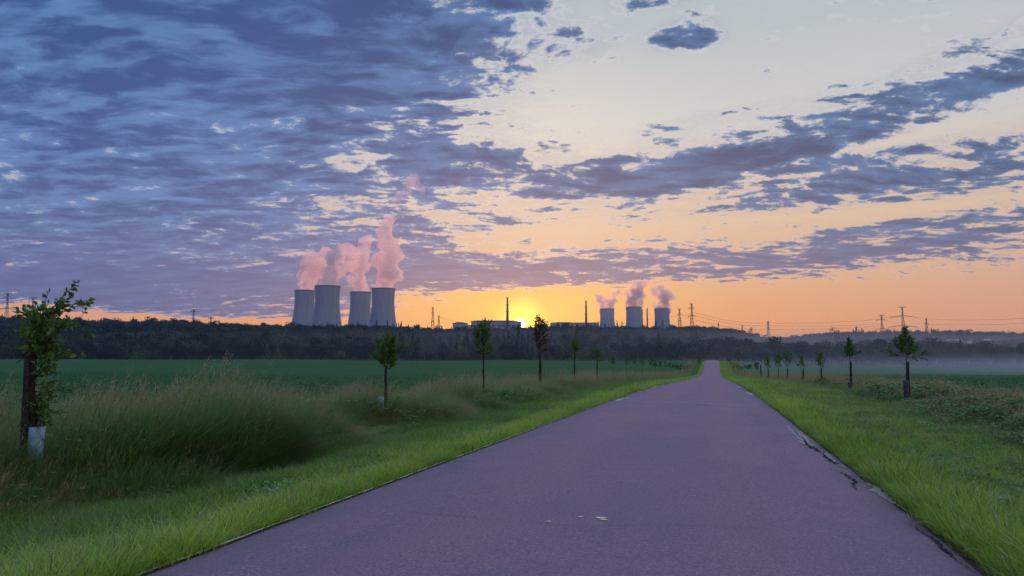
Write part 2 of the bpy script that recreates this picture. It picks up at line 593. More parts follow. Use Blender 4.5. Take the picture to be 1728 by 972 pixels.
M['grass'] = leafy('verge_grass_blades', (0.120, 0.230, 0.040), (0.300, 0.460, 0.070), (0.480, 0.600, 0.150), 0.5)
M['tall'] = leafy('tall_grass_blades', (0.045, 0.125, 0.030), (0.105, 0.240, 0.056), (0.210, 0.350, 0.105), 0.4, tip=(0.22, 0.30, 0.14, 1))
M['seed'] = leafy('pale_seed_heads', (0.15, 0.16, 0.09), (0.26, 0.25, 0.15), (0.38, 0.33, 0.22), 0.3)
M['dry'] = leafy('dry_grass_blades', (0.180, 0.095, 0.058), (0.33, 0.195, 0.120), (0.48, 0.36, 0.23), 0.3, tip=(0.42, 0.30, 0.20, 1))
M['weed'] = leafy('broad_weed_leaves', (0.050, 0.120, 0.045), (0.130, 0.250, 0.090), (0.260, 0.390, 0.190), 0.3)
M['crop'] = leafy('crop_leaves', (0.030, 0.108, 0.036), (0.056, 0.165, 0.054), (0.095, 0.210, 0.078), 0.3)
M['leaf'] = leafy('young_tree_leaves', (0.045, 0.090, 0.028), (0.110, 0.200, 0.050), (0.230, 0.330, 0.085), 0.4)
M['leaf_red'] = leafy('sunlit_red_tinged_leaves', (0.050, 0.032, 0.014), (0.095, 0.060, 0.022), (0.16, 0.11, 0.035), 0.4)
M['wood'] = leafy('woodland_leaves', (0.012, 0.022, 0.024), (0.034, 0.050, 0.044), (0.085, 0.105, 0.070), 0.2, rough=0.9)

# ------------------------------------------------------------------ ground sheet
def graded(lim, first, start, growth):
    out = [0.0]
    st = first
    while out[-1] < lim:
        if out[-1] > start:
            st *= growth
        out.append(out[-1] + st)
    out[-1] = lim
    return np.array(out)


_v = graded(5200, 0.30, 12.0, 1.075)
_v = np.concatenate([-_v[:0:-1], _v])
_yy = graded(3900, 0.5, 40.0, 1.022)
_yb = -graded(280, 1.0, 10.0, 1.2)[:0:-1]
_yy = np.concatenate([_yb, _yy])
VV, YY = np.meshgrid(_v, _yy)
XX = np.clip(VV + road_x(YY) * np.exp(-(np.maximum(np.abs(VV) - 300, 0) / 1500.0) ** 2), -3900, 3900)
ZZ = ground_z(XX, YY)
ZZ = np.where(np.abs(VV) < 2.9, ZZ - 0.05, ZZ)
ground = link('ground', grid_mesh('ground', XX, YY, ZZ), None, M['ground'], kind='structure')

# ------------------------------------------------------------------ road
rng0 = np.random.default_rng(5)
_ry = np.concatenate([np.arange(-25, 60, 0.18), np.arange(60, 420, 1.5)])
_rv = np.array([-3.1, -2.95, -2.2, -1.1, 0, 1.1, 2.2, 2.86, 3.0])


def wiggle(y, seed, amp, f):
    r = np.random.default_rng(seed)
    s = np.zeros_like(y)
    for k in range(9):
        s += np.sin(y * f * (1.0 + k * 0.83) + r.uniform(0, 6.28)) / (1 + k * 0.6)
    return s * amp


RV, RY = np.meshgrid(_rv, _ry)
RV = RV.copy()
RV[:, 0] += wiggle(_ry, 1, 0.012, 1.1)
RV[:, -1] += wiggle(_ry, 2, 0.035, 0.9)
RX = RV + road_x(RY)
crown = 0.035 * (1 - (RV / 3.0) ** 2)
RZ = z_profile(RY) + crown
RZ[:, 0] -= 0.06
RZ[:, -1] -= 0.05
road = link('road', grid_mesh('road', RX, RY, RZ), None, M['asphalt'], kind='structure')


def road_hit(px, py):
    """where the line of sight through a photo pixel meets the road surface"""
    lo, hi = 2.0, 420.0
    Y = lo
    while Y < hi:
        X, _, Z = at(px, py, Y)
        v = X - float(road_x(Y))
        g = float(z_profile(Y)) + 0.035 * (1 - min(1, (v / 3.0) ** 2))
        if Z <= g:
            return X, Y
        Y += 0.01 if Y < 30 else 0.1
    return X, Y


def road_z(X, Y):
    v = X - float(road_x(Y))
    return float(z_profile(Y)) + 0.035 * (1 - min(1.0, (v / 3.0) ** 2))


def strip(name, pix, widths, mat, lift, seed=0, sub=5, jag=0.03, **props):
    """thin ragged ribbon laid on the road along points seen in the photo"""
    r = random.Random(seed)
    pts = [road_hit(*p) for p in pix]
    fine = []
    for i in range(len(pts) - 1):
        for k in range(sub):
            f = k / sub
            fine.append((pts[i][0] * (1 - f) + pts[i + 1][0] * f + r.uniform(-jag, jag),
                         pts[i][1] * (1 - f) + pts[i + 1][1] * f + r.uniform(-jag, jag), (i + f) / (len(pts) - 1)))
    fine.append((*pts[-1], 1.0))
    vs, fs = [], []
    n = len(fine)
    for i, (x, y, f) in enumerate(fine):
        x2, y2, _ = fine[min(i + 1, n - 1)]
        x1, y1, _ = fine[max(i - 1, 0)]
        d = Vector((x2 - x1, y2 - y1))
        d = d.normalized() if d.length > 1e-6 else Vector((0, 1))
        wv = np.interp(f, np.linspace(0, 1, len(widths)), widths)
        for s in (-1, 1):
            ww = wv * r.uniform(0.35, 1.25) * 0.5
            X, Y = x - d.y * s * ww, y + d.x * s * ww
            vs.append((X, Y, road_z(X, Y) + lift))
        if i:
            fs.append((2 * i - 2, 2 * i - 1, 2 * i + 1, 2 * i))
    return link(name, mesh_np(name, vs, fs), road, mat, **props)


def Z4(l):
    return [(1228 + a * 0.4237, 560 + b * 0.4237) for a, b in l]


strip('silt_patch', Z4([(240, 375), (255, 392), (290, 415), (310, 440), (335, 462), (375, 478), (400, 500), (425, 520), (470, 545)]),
      [0.05, 0.28, 0.20, 0.24, 0.05, 0.12, 0.16, 0.03], M['patch'], 0.006, 3, label='pale silty crack filling along the road edge')
strip('silt_patch', Z4([(555, 600), (590, 625), (620, 655), (660, 685), (705, 715)]), [0.03, 0.15, 0.13, 0.05, 0.02], M['patch'], 0.005, 4)
strip('crack', Z4([(262, 393), (300, 432), (335, 464), (380, 482), (404, 512), (425, 522), (440, 530)]), [0.02, 0.03, 0.09, 0.03, 0.07, 0.08, 0.02], M['crack'], 0.010, 5)
strip('crack', Z4([(405, 545), (450, 560), (475, 575), (510, 598), (498, 612), (520, 635)]), [0.01, 0.02, 0.03, 0.05, 0.02, 0.01], M['crack'], 0.008, 6, sub=6)
strip('crack', Z4([(660, 683), (690, 700), (712, 722)]), [0.005, 0.014, 0.006], M['crack'], 0.009, 7)
strip('crack', Z4([(726, 768), (765, 790), (800, 815), (835, 838), (850, 856), (860, 870), (885, 884), (908, 908)]),
      [0.006, 0.012, 0.022, 0.040, 0.028, 0.032, 0.030, 0.016], M['crack'], 0.008, 8, sub=7, jag=0.018)
strip('crack', Z4([(908, 908), (935, 928), (962, 945), (1000, 965)]), [0.016, 0.01, 0.012, 0.005], M['crack'], 0.009, 9, jag=0.015)
strip('crack', Z4([(752, 742), (765, 748), (775, 758)]), [0.01, 0.05, 0.02], M['crack'], 0.008, 10, jag=0.008)
strip('joint_line', [(1036, 675.5), (1090, 678), (1150, 679.5), (1200, 681.5), (1240, 683.5), (1281, 686)], [0.03, 0.06, 0.05, 0.06, 0.04, 0.05],
      M['paint'], 0.007, 11, sub=12, jag=0.012, label='thin pale line running across the whole road')
strip('joint_line', [(677, 864), (780, 873), (880, 882), (980, 889), (1100, 888), (1200, 889), (1300, 894)], [0.004, 0.008, 0.003, 0.007, 0.003, 0.006, 0.003],
      M['crack'], 0.007, 12, sub=12, jag=0.02, label='hairline crack running across the road near the camera')
strip('edge_line', [(1041, 676.5), (1048, 673.5), (1064, 671)], [0.10, 0.16, 0.06], M['paint'], 0.006, 13)
strip('edge_line', [(1076, 662), (1083, 661)], [0.12, 0.2], M['paint'], 0.006, 14)
strip('edge_line', [(1100, 654.5), (1106, 652)], [0.12, 0.2], M['paint'], 0.006, 15)
strip('edge_line', [(1243, 651.5), (1250, 654)], [0.12, 0.2], M['paint'], 0.006, 16)
strip('edge_line', [(1258, 661.5), (1264, 664.5), (1270, 667)], [0.06, 0.2, 0.1], M['paint'], 0.006, 17)


def long_edge(v0, y0, y1, wid, seed):
    r = random.Random(seed)
    vs, fs = [], []
    y = y0
    i = 0
    while y < y1:
        ww = wid * r.uniform(0.4, 1.2) * (0.2 if r.random() < 0.22 else 1)
        vv = v0 + r.uniform(-0.006, 0.006)
        for s in (0, 1):
            X = float(road_x(y)) + vv + s * ww
            vs.append((X, y, road_z(X, y) + 0.006))
        if i:
            fs.append((2 * i - 2, 2 * i - 1, 2 * i + 1, 2 * i))
        y += 0.15
        i += 1
    return link('edge_line', mesh_np('edge_line', vs, fs), road, M['paint'])


long_edge(-3.03, 4.0, 46.0, 0.028, 1)


# ------------------------------------------------------------------ scattering (one object each: what nobody could count)
class Proto:
    def __init__(self):
        self.v, self.f, self.h, self.s, self.mi = [], [], [], [], []

    def poly(self, pts, hs, shade, mi=0):
        b = len(self.v)
        self.v += [tuple(p) for p in pts]
        self.h += list(hs)
        self.s += [shade] * len(pts)
        self.f.append(tuple(range(b, b + len(pts))))
        self.mi.append(mi)


def blade(p, r, x, y, height, wid, lean, az, curve, shade, segs=3, mi=0):
    side = Vector((math.cos(az + math.pi / 2), math.sin(az + math.pi / 2), 0))
    d = Vector((math.cos(az), math.sin(az), 0))
    prev = None
    for k in range(segs + 1):
        f = k / segs
        ww = wid * (1 - f * 0.85) * 0.5
        pos = Vector((x, y, 0)) + d * (lean * f + curve * f * f) * height + Vector((0, 0, height * f * (1 - 0.25 * (lean + curve * f))))
        a, b = pos - side * ww, pos + side * ww
        if prev:
            p.poly([prev[0], prev[1], b, a], [(k - 1) / segs] * 2 + [f] * 2, shade, mi)
        prev = (a, b)


def scatter(name, protos, pts, rot, scale, idx, tint, mats, tilt=None):
    vs, fs, hs, ss, mi, pid = [], [], [], [], [], []
    for k, p in enumerate(protos):
        b = len(vs)
        vs += p.v
        fs += [tuple(i + b for i in f) for f in p.f]
        hs += p.h
        ss += p.s
        mi += p.mi
        pid += [k] * len(p.v)
    n0 = len(vs)
    n = len(pts)
    me = bpy.data.meshes.new(name)
    me.from_pydata(vs, [], fs)
    me.polygons.foreach_set('material_index', mi)
    me.vertices.add(n)
    co = np.zeros((n0 + n, 3), np.float32)
    co[:n0] = vs
    co[n0:] = pts
    me.vertices.foreach_set('co', co.ravel())

    def att(nm, typ, first, second):
        a = me.attributes.new(nm, typ, 'POINT')
        arr = np.concatenate([np.asarray(first), np.asarray(second)])
        a.data.foreach_set('value', arr.astype(np.int32 if typ == 'INT' else np.float32))
    z0, z1 = np.zeros(n0), np.zeros(n)
    att('pid', 'INT', pid, idx)
    att('is_proto', 'FLOAT', np.ones(n0), z1)
    att('h', 'FLOAT', hs, z1)
    att('shade', 'FLOAT', ss, z1)
    att('rz', 'FLOAT', z0, rot)
    att('sc', 'FLOAT', z0, scale)
    att('tint', 'FLOAT', z0, tint)
    att('tl', 'FLOAT', z0, np.zeros(n) if tilt is None else tilt)
    o = link(name, me, None, mats)
    ng = bpy.data.node_groups.new(name + '_nodes', 'GeometryNodeTree')
    ng.interface.new_socket('Geometry', in_out='INPUT', socket_type='NodeSocketGeometry')
    ng.interface.new_socket('Geometry', in_out='OUTPUT', socket_type='NodeSocketGeometry')
    N, L = ng.nodes, ng.links
    gi, go = N.new('NodeGroupInput'), N.new('NodeGroupOutput')

    def na(nm, typ='FLOAT'):
        a = N.new('GeometryNodeInputNamedAttribute')
        a.data_type = typ
        a.inputs['Name'].default_value = nm
        return a.outputs['Attribute']
    cmp_ = N.new('FunctionNodeCompare')
    cmp_.data_type = 'FLOAT'
    cmp_.operation = 'GREATER_THAN'
    L.new(na('is_proto'), cmp_.inputs[0])
    cmp_.inputs[1].default_value = 0.5
    sepn = N.new('GeometryNodeSeparateGeometry')
    sepn.domain = 'POINT'
    L.new(gi.outputs[0], sepn.inputs['Geometry'])
    L.new(cmp_.outputs[0], sepn.inputs['Selection'])
    spl = N.new('GeometryNodeSplitToInstances')
    spl.domain = 'POINT'
    L.new(sepn.outputs['Selection'], spl.inputs['Geometry'])
    L.new(na('pid', 'INT'), spl.inputs['Group ID'])
    iop = N.new('GeometryNodeInstanceOnPoints')
    L.new(sepn.outputs['Inverted'], iop.inputs['Points'])
    L.new(spl.outputs['Instances'], iop.inputs['Instance'])
    iop.inputs['Pick Instance'].default_value = True
    L.new(na('pid', 'INT'), iop.inputs['Instance Index'])
    cx = N.new('ShaderNodeCombineXYZ')
    L.new(na('tl'), cx.inputs[1])
    L.new(na('rz'), cx.inputs[2])
    L.new(cx.outputs[0], iop.inputs['Rotation'])
    L.new(na('sc'), iop.inputs['Scale'])
    L.new(iop.outputs[0], go.inputs[0])
    md = o.modifiers.new('scatter', 'NODES')
    md.node_group = ng
    o['kind'] = 'stuff'
    return o


def in_view(X, Y, margin=0.06):
    return (Y > 1.0) & (np.abs(X) < (0.70 + margin) * Y + 1.5)


def belt(seed, n, v0, v1, y0, y1, power=1.0):
    """random points in a belt beside the road, denser near the camera (density falls as 1/Y**power)"""
    r = np.random.default_rng(seed)
    u = r.random(n)
    if power == 1.0:
        Y = y0 * (y1 / y0) ** u
    else:
        q = 1 - power
        Y = (y0 ** q + u * (y1 ** q - y0 ** q)) ** (1 / q)
    v = r.uniform(v0, v1, n)
    X = road_x(Y) + v
    k = in_view(X, Y)
    return r, X[k], Y[k], v[k]


rr = random.Random(11)


def tuft(nb, hmin, hmax, wid, spread, lean0, lean1, wind=0.0, segs=2, seedheads=0, mi=0, wideshade=0.35):
    p = Proto()
    for _ in range(nb):
        a = rr.uniform(0, 6.283)
        d = rr.random() ** 0.5 * spread
        x, y = math.cos(a) * d, math.sin(a) * d
        az = a + rr.uniform(-1, 1)
        if rr.random() < wind:
            az = rr.gauss(0.0, 0.5)
        blade(p, rr, x, y, rr.uniform(hmin, hmax), wid * rr.uniform(0.7, 1.3), rr.uniform(lean0, lean1), az, rr.uniform(0.0, 0.6),
              rr.uniform(0, 1) ** 2 * wideshade * 2.2 - 0.1, segs, mi)
    for _ in range(seedheads):
        a = rr.uniform(0, 6.283)
        d = rr.random() ** 0.5 * spread
        x, y = math.cos(a) * d, math.sin(a) * d
        az = rr.gauss(0.0, 0.6)
        h = rr.uniform(hmax * 0.9, hmax * 1.25)
        ln = rr.uniform(0.12, 0.35)
        blade(p, rr, x, y, h, wid * 0.5, ln, az, 0.15, rr.uniform(0.3, 0.6), 3, 1)
        tip = Vector((x, y, 0)) + Vector((math.cos(az), math.sin(az), 0)) * (ln + 0.15) * h + Vector((0, 0, h * (1 - 0.25 * (ln + 0.15))))
        for q in range(5):
            t0 = tip - Vector((math.cos(az) * 0.3, math.sin(az) * 0.3, 1)) * (0.035 * q)
            s = Vector((rr.uniform(-1, 1), rr.uniform(-1, 1), rr.uniform(-0.3, 0.8))) * 0.02
            p.poly([t0, t0 + s + Vector((0.006, 0, 0.01)), t0 + s * 1.6 + Vector((0, 0, 0.035))], [1, 1, 1], rr.uniform(0.3, 0.7), 1)
    return p


def leaf_weed(nl, height, size):
    p = Proto()
    for _ in range(nl):
        a = rr.uniform(0, 6.283)
        h = rr.uniform(0.05, 1) * height
        d = rr.uniform(0.1, 0.6) * height * (1.1 - h / height * 0.6)
        c = Vector((math.cos(a) * d, math.sin(a) * d, h))
        o = Vector((math.cos(a), math.sin(a), rr.uniform(-0.4, 0.6))).normalized() * size * rr.uniform(0.6, 1.3)
        s = Vector((-math.sin(a), math.cos(a), rr.uniform(-0.3, 0.3))) * size * 0.28
        p.poly([c, c + o * 0.5 + s, c + o, c + o * 0.5 - s], [h / height] * 4, rr.uniform(0, 0.5))
    for _ in range(3):
        blade(p, rr, rr.uniform(-.02, .02), rr.uniform(-.02, .02), height, 0.012, 0.2, rr.uniform(0, 6.28), 0.1, 0.2, 2)
    return p


# short verge grass, both sides
bushy = [tuft(18, 0.08, 0.22, 0.007, 0.12, 0.3, 0.9, 0.3, 3) for _ in range(2)]
clover = [leaf_weed(26, 0.10, 0.045) for _ in range(2)]
short = [tuft(18, 0.03, 0.085, 0.005, 0.09, 0.2, 0.9, 0.2) for _ in range(4)] + [tuft(16, 0.05, 0.13, 0.006, 0.10, 0.2, 0.8, 0.3) for _ in range(3)]


def far_scale(Y):
    return np.clip(Y / 14.0, 1.0, 3.5) ** 0.55


def patch(X, Y, s, ph=0.0):
    return 0.5 + 0.5 * (np.sin(X * s + 2.1 * np.sin(Y * s * 0.7 + ph)) * np.cos(Y * s * 0.8 + 1.7 * np.sin(X * s * 0.9 + ph * 2)))


def vnoise(X, Y, cell, seed=0):
    """smooth random field, 0 to 1, with lumps of about cell metres"""
    x, y = np.asarray(X) / cell + seed * 17.3, np.asarray(Y) / cell + seed * 9.1
    xi, yi = np.floor(x), np.floor(y)
    fx, fy = x - xi, y - yi
    fx, fy = fx * fx * (3 - 2 * fx), fy * fy * (3 - 2 * fy)

    def h(a, b):
        q = np.sin(a * 127.1 + b * 311.7 + seed * 7.7) * 43758.5453
        return q - np.floor(q)
    return (h(xi, yi) * (1 - fx) + h(xi + 1, yi) * fx) * (1 - fy) + (h(xi, yi + 1) * (1 - fx) + h(xi + 1, yi + 1) * fx) * fy


parts_ = []
for sd, n, v0, v1 in ((21, 130000, -6.3, -3.12), (22, 150000, 3.03, 7.0)):
    r, X, Y, v = belt(sd, n, v0, v1, 3.6, 330.0, 1.25)
    parts_.append((X, Y, v, r.random(len(X)), r.random(len(X)), r.random(len(X))))
X, Y, v, u1, u2, u3 = [np.concatenate(c) for c in zip(*parts_)]
av = np.abs(v)
edge = np.exp(-((av - 3.35) / 0.35) ** 2)
sc = (0.40 + 0.75 * u1 ** 2 + 0.45 * patch(X, Y, 2.7, 3.0) * patch(X, Y, 1.1, 6.0) + 0.35 * edge + 0.35 * patch(X, Y, 0.9)) * far_scale(Y)
sc = sc * np.where(v > 0, 1 + 0.35 * np.exp(-((v - 3.7) / 0.5) ** 2), 1.0)
ti = np.clip(0.25 + 0.35 * patch(X, Y, 0.5, 1.0) + 0.25 * u2 - 0.75 * smooth(-v, 4.0, 4.8) - 0.08 * np.exp(-((v - 3.7) / 0.5) ** 2), 0, 1)
ti += 0.22 * np.exp(-((v + 3.8) / 0.5) ** 2) + 0.30 * (patch(X, Y, 3.1, 5.0) - 0.5) - 0.12
ti = np.clip(ti, 0, 1)
pick = (u2 * 6.99).astype(int)
q_ = (u1 * 7.3) % 1.0
rough = smooth(-v + 0.8 * vnoise(X, Y, 1.3, 1), 4.2, 5.0) * 1.5 + smooth(v, 4.9, 6.6) * 0.16 * (v > 0) + 0.03
pick = np.where(q_ < rough * (0.35 + 0.65 * vnoise(X, Y, 0.9, 2)), 7 + (u3 * 1.99).astype(int), pick)
pick = np.where((q_ > 0.93 - 0.12 * (v < -4.2)) & (av > 3.8), 9 + (u3 * 1.99).astype(int), pick)
pick = np.where((q_ > 0.55) & (q_ < 0.55 + (0.16 + 0.22 * (v < 0)) * smooth(av, 4.2, 5.2) * vnoise(X, Y, 0.8, 12) ** 1.5 + 0.02), 11, pick)
dead = tuft(14, 0.06, 0.20, 0.007, 0.11, 0.5, 1.4, 0.2)
dead.mi = [1] * len(dead.mi)
bushy[1].mi = [2] * len(bushy[1].mi)
for p in clover:
    p.mi = [3] * len(p.mi)
scatter('verge_grass', short + bushy + clover + [dead], np.stack([X, Y, ground_z(X, Y) - 0.01], 1), u3 * 6.283, sc, pick, ti, [M['grass'], M['dry'], M['tall'], M['weed']])

# tall grass bank on the left, leaning right in the wind
def with_mat(p, k):
    p.mi = [k] * len(p.mi)
    return p


def seeded(p):
    p.mi = [2 if m_ == 1 else m_ for m_ in p.mi]
    return p


tall = [tuft(24, 0.45, 1.05, 0.017, 0.17, 0.2, 0.8, 0.92, 4, 0) for _ in range(4)]
tall_s = [seeded(tuft(18, 0.40, 1.0, 0.016, 0.16, 0.2, 0.7, 0.85, 4, 5)) for _ in range(3)]
dry = [with_mat(tuft(16, 0.30, 0.80, 0.016, 0.16, 0.3, 0.9, 0.85, 3, 6), 1) for _ in range(3)]
flat = [with_mat(tuft(20, 0.30, 0.65, 0.020, 0.20, 0.9, 1.8, 0.92, 3, 0), 1) for _ in range(2)]
broad = [with_mat(leaf_weed(40, 0.52, 0.15), 3) for _ in range(2)]
fallen = [tuft(20, 0.45, 0.95, 0.019, 0.18, 0.8, 1.5, 0.95, 4, 0) for _ in range(2)]
r, X, Y, v = belt(31, 46000, -10.8, -5.2, 4.6, 330.0, 1.2)
n = len(X)
u1, u2, u3 = r.random(n), r.random(n), r.random(n)
mid = smooth(Y, 11.0, 15.5)
farr = smooth(Y, 22, 45)
front = np.exp(-((v + 6.2) / 0.9) ** 2)
pt = vnoise(X, Y * 0.8, 1.6, 3)
p2 = vnoise(X, Y * 0.7, 1.9, 4)
p3 = vnoise(X, Y, 1.2, 5)
w_dry = np.clip(0.03 + 0.10 * mid + 0.40 * farr + 0.30 * mid * (pt - 0.5) + 0.5 * (Y < 8.6) * (v > -8.2), 0.01, 1)
w_flat = np.clip(0.05 + mid * (1 - farr * 0.6) * (0.35 * front + 2.2 * (pt > 0.52) * (0.4 + front)), 0, 1)
w_weed = 0.08 + 0.5 * (1 - mid) * (p2 > 0.80) + 1.2 * mid * (1 - farr) * (p2 > 0.62)
w_seed = 0.08 + 0.22 * smooth(-v, 7.4, 9.0) + 0.10 * mid
w_fall = 0.16 + 0.1 * mid
w_tall = 0.55 * (1 - 0.6 * mid)
W_ = np.stack([w_tall, w_seed, w_dry, w_flat, w_weed, w_fall], 1)
W_ = np.cumsum(W_ / W_.sum(1, keepdims=True), 1)
c_ = (u1[:, None] > W_).sum(1).clip(0, 5)
base_i = np.array([0, 4, 7, 10, 12, 14])[c_]
cnt = np.array([4, 3, 3, 2, 2, 2])[c_]
idx = base_i + (u3 * cnt * 0.999).astype(int)
edge_h = 0.34 + 0.66 * smooth(-v + 0.9 * (vnoise(X, Y, 1.5, 11) - 0.5), 5.2, 6.9)
sc = (0.60 + 0.42 * r.random(n)) * edge_h * (0.38 + 0.62 * smooth(p3, 0.15, 0.85) + 0.28 * vnoise(X, Y, 3.5, 6)) * (1 - 0.72 * np.exp(-((X + 3.35) ** 2 + (Y - 17.0) ** 2) / 2.6)) * np.clip(Y / 40, 1, 2.2) ** 0.25
sc = sc * (1 + 0.25 * np.exp(-((Y - 11.5) / 2.5) ** 2))
keep = ~((Y < 7.4) & (v > -6.4 - 0.4 * u2))
tt = np.clip(0.02 + 0.75 * vnoise(X, Y, 1.4, 7) * vnoise(X, Y, 3.0, 8) + 0.35 * u2 + 0.12 * mid + 0.15 * smooth(-v, 7, 9), 0, 1)
scatter('tall_grass', tall + tall_s + dry + flat + broad + fallen, np.stack([X, Y, ground_z(X, Y) - 0.02], 1)[keep], r.normal(0.15, 0.55, n)[keep],
        sc[keep], idx[keep], tt[keep], [M['tall'], M['dry'], M['seed'], M['weed']])

# weeds and grass beyond the right verge
weeds = [leaf_weed(34, 0.45, 0.14) for _ in range(3)] + [tuft(22, 0.25, 0.55, 0.008, 0.15, 0.2, 0.7, 0.4, 3, 2) for _ in range(3)]
rdry = [tuft(20, 0.25, 0.50, 0.008, 0.15, 0.3, 0.9, 0.4, 3, 5) for _ in range(2)]
for p in rdry:
    p.mi = [1] * len(p.mi)
r, X, Y, v = belt(41, 30000, 6.3, 10.8, 6.0, 330.0, 1.2)
n = len(X)
u1, u2, u3 = r.random(n), r.random(n), r.random(n)
dryness = np.clip(0.06 + 0.30 * smooth(Y, 26, 55) + 0.6 * (vnoise(X, Y, 2.2, 9) - 0.5) + 0.25 * np.exp(-((v - 6.6) / 0.4) ** 2), 0, 0.9)
isdry = u1 < dryness
wd = u2 < 0.5 * (1 - smooth(Y, 30, 60))
idx = np.where(isdry, 6 + (u3 * 1.99).astype(int), np.where(wd, (u3 * 2.99).astype(int), 3 + (u3 * 2.99).astype(int)))
sc = (0.7 + 0.5 * r.random(n)) * (0.45 + 0.75 * smooth(v, 6.3, 8.0)) * (0.55 + 0.75 * vnoise(X, Y, 1.5, 10)) * np.clip(Y / 40, 1, 2.0) ** 0.3
scatter('weeds', weeds + rdry, np.stack([X, Y, ground_z(X, Y) - 0.02], 1), u3 * 40, sc, idx, np.clip(0.2 + 0.5 * u2, 0, 1), [M['weed'], M['dry']])

# crop plants in both fields, built as far as they can be told apart
crops = [leaf_weed(16, 0.22, 0.12) for _ in range(4)]
rc = np.random.default_rng(51)
n = 150000
Y = 7.0 * (330.0 / 7.0) ** (rc.random(n) ** 0.8)
X = rc.uniform(-0.74, 0.74, n) * Y
v = X - road_x(Y)
k = (v < -10.0) | (v > 10.0)
X, Y, v = X[k], Y[k], v[k]
n = len(X)
u1, u2 = rc.random(n), rc.random(n)
scatter('crop_plants', crops, np.stack([X, Y, ground_z(X, Y) - 0.02], 1), u1 * 6.283, (0.6 + 0.5 * u2) * np.clip(Y / 25, 1, 3.0) ** 0.5 * (1 - 0.8 * smooth(Y, 90, 320)),
        (u2 * 3.99).astype(int), 0.15 + 0.4 * u1, [M['crop']])

# ------------------------------------------------------------------ things: helpers
def thing(name, label, cat, loc, group=None, rz=0.0):
    o = bpy.data.objects.new(name, None)
    COL.objects.link(o)
    o.empty_display_size = 0.2
    o.location = loc
    o.rotation_euler = (0, 0, rz)
    o['label'] = label
    o['category'] = cat
    if group:
        o['group'] = group
    return o


def tag(o, label, cat, group=None):
    o['label'] = label
    o['category'] = cat
    if group:
        o['group'] = group
    return o


class MB:
    """collects shapes into one mesh"""
    def __init__(self):
        self.v, self.f = [], []

    def tube(self, pts, rad, n=6, cap=True):
        pts = [Vector(p) for p in pts]
        b = len(self.v)
        for i, p in enumerate(pts):
            d = (pts[min(i + 1, len(pts) - 1)] - pts[max(i - 1, 0)])
            d = d.normalized() if d.length > 1e-9 else Vector((0, 0, 1))
            ref = Vector((1, 0, 0)) if abs(d.x) < 0.8 else Vector((0, 1, 0))
            s = d.cross(ref).normalized()
            t = d.cross(s)
            rr_ = rad[i] if isinstance(rad, (list, tuple)) else rad
            for k in range(n):
                a = 2 * math.pi * k / n
                self.v.append(p + s * math.cos(a) * rr_ + t * math.sin(a) * rr_)
        for i in range(len(pts) - 1):
            for k in range(n):
                k2 = (k + 1) % n
                self.f.append((b + i * n + k, b + i * n + k2, b + (i + 1) * n + k2, b + (i + 1) * n + k))
        if cap:
            self.f.append(tuple(b + k for k in range(n))[::-1])
            self.f.append(tuple(b + (len(pts) - 1) * n + k for k in range(n)))

    def box(self, lo, hi):
        b = len(self.v)
        self.v += [Vector((x, y, z)) for x in (lo[0], hi[0]) for y in (lo[1], hi[1]) for z in (lo[2], hi[2])]
        for q in [(0, 1, 3, 2), (4, 6, 7, 5), (0, 4, 5, 1), (2, 3, 7, 6), (0, 2, 6, 4), (1, 5, 7, 3)]:
            self.f.append(tuple(b + i for i in q))

    def build(self, name, mat, parent=None, smooth_shade=False, **props):
        return link(name, mesh_np(name, self.v, self.f, smooth_shade), parent, mat, **props)


def crown_mesh(name, leaves):
    """leaves: list of (base, direction, side, size, shade)"""
    n = len(leaves)
    V = np.zeros((n, 4, 3))
    S = np.zeros((n, 4))
    for i, (c, d, s, z, sh) in enumerate(leaves):
        V[i, 0] = c
        V[i, 1] = c + d * z * 0.5 + s * z * 0.30
        V[i, 2] = c + d * z - Vector((0, 0, z * 0.12))
        V[i, 3] = c + d * z * 0.5 - s * z * 0.30
        S[i] = sh
    me = bpy.data.meshes.new(name)
    q = np.arange(n)[:, None] * 4
    tris = np.concatenate([q + [[0, 1, 2]], q + [[0, 2, 3]]], 1).reshape(-1, 3)
    me.vertices.add(n * 4)
    me.vertices.foreach_set('co', V.reshape(-1).astype(np.float32))
    me.loops.add(tris.size)
    me.loops.foreach_set('vertex_index', tris.ravel().astype(np.int32))
    me.polygons.add(len(tris))
    me.polygons.foreach_set('loop_start', np.arange(0, tris.size, 3, dtype=np.int32))
    me.update(calc_edges=True)
    a = me.attributes.new('shade', 'FLOAT', 'POINT')
    a.data.foreach_set('value', S.reshape(-1).astype(np.float32))
    return me


def rdir(r, up=0.0):
    while True:
        v = Vector((r.uniform(-1, 1), r.uniform(-1, 1), r.uniform(-1, 1)))
        if 0.05 < v.length < 1:
            v.normalize()
            v.z += up
            return v.normalized()


def leaves_on(r, leaves, path, size, dens, fray=0.5, f0=0.15):
    """leaves set along a twig"""
    ln = sum((path[i + 1] - path[i]).length for i in range(len(path) - 1))
    n = max(2, int(ln * dens))
    for k in range(n):
        f = f0 + (1 - f0) * (k + r.random()) / n
        q = f * (len(path) - 1)
        i = min(int(q), len(path) - 2)
        p = path[i].lerp(path[i + 1], q - i)
        t = (path[i + 1] - path[i]).normalized()
        side = rdir(r)
        d = (t * (1 - fray) + side * (0.6 + fray * 0.5) + Vector((0, 0, -0.1))).normalized()
        s = d.cross(rdir(r)).normalized()
        leaves.append((p, d, s, size * r.uniform(0.7, 1.25), r.uniform(0.0, 0.9)))
    leaves.append((path[-1], (path[-1] - path[-2]).normalized(), rdir(r).cross(path[-1] - path[-2]).normalized(), size, 0.6))


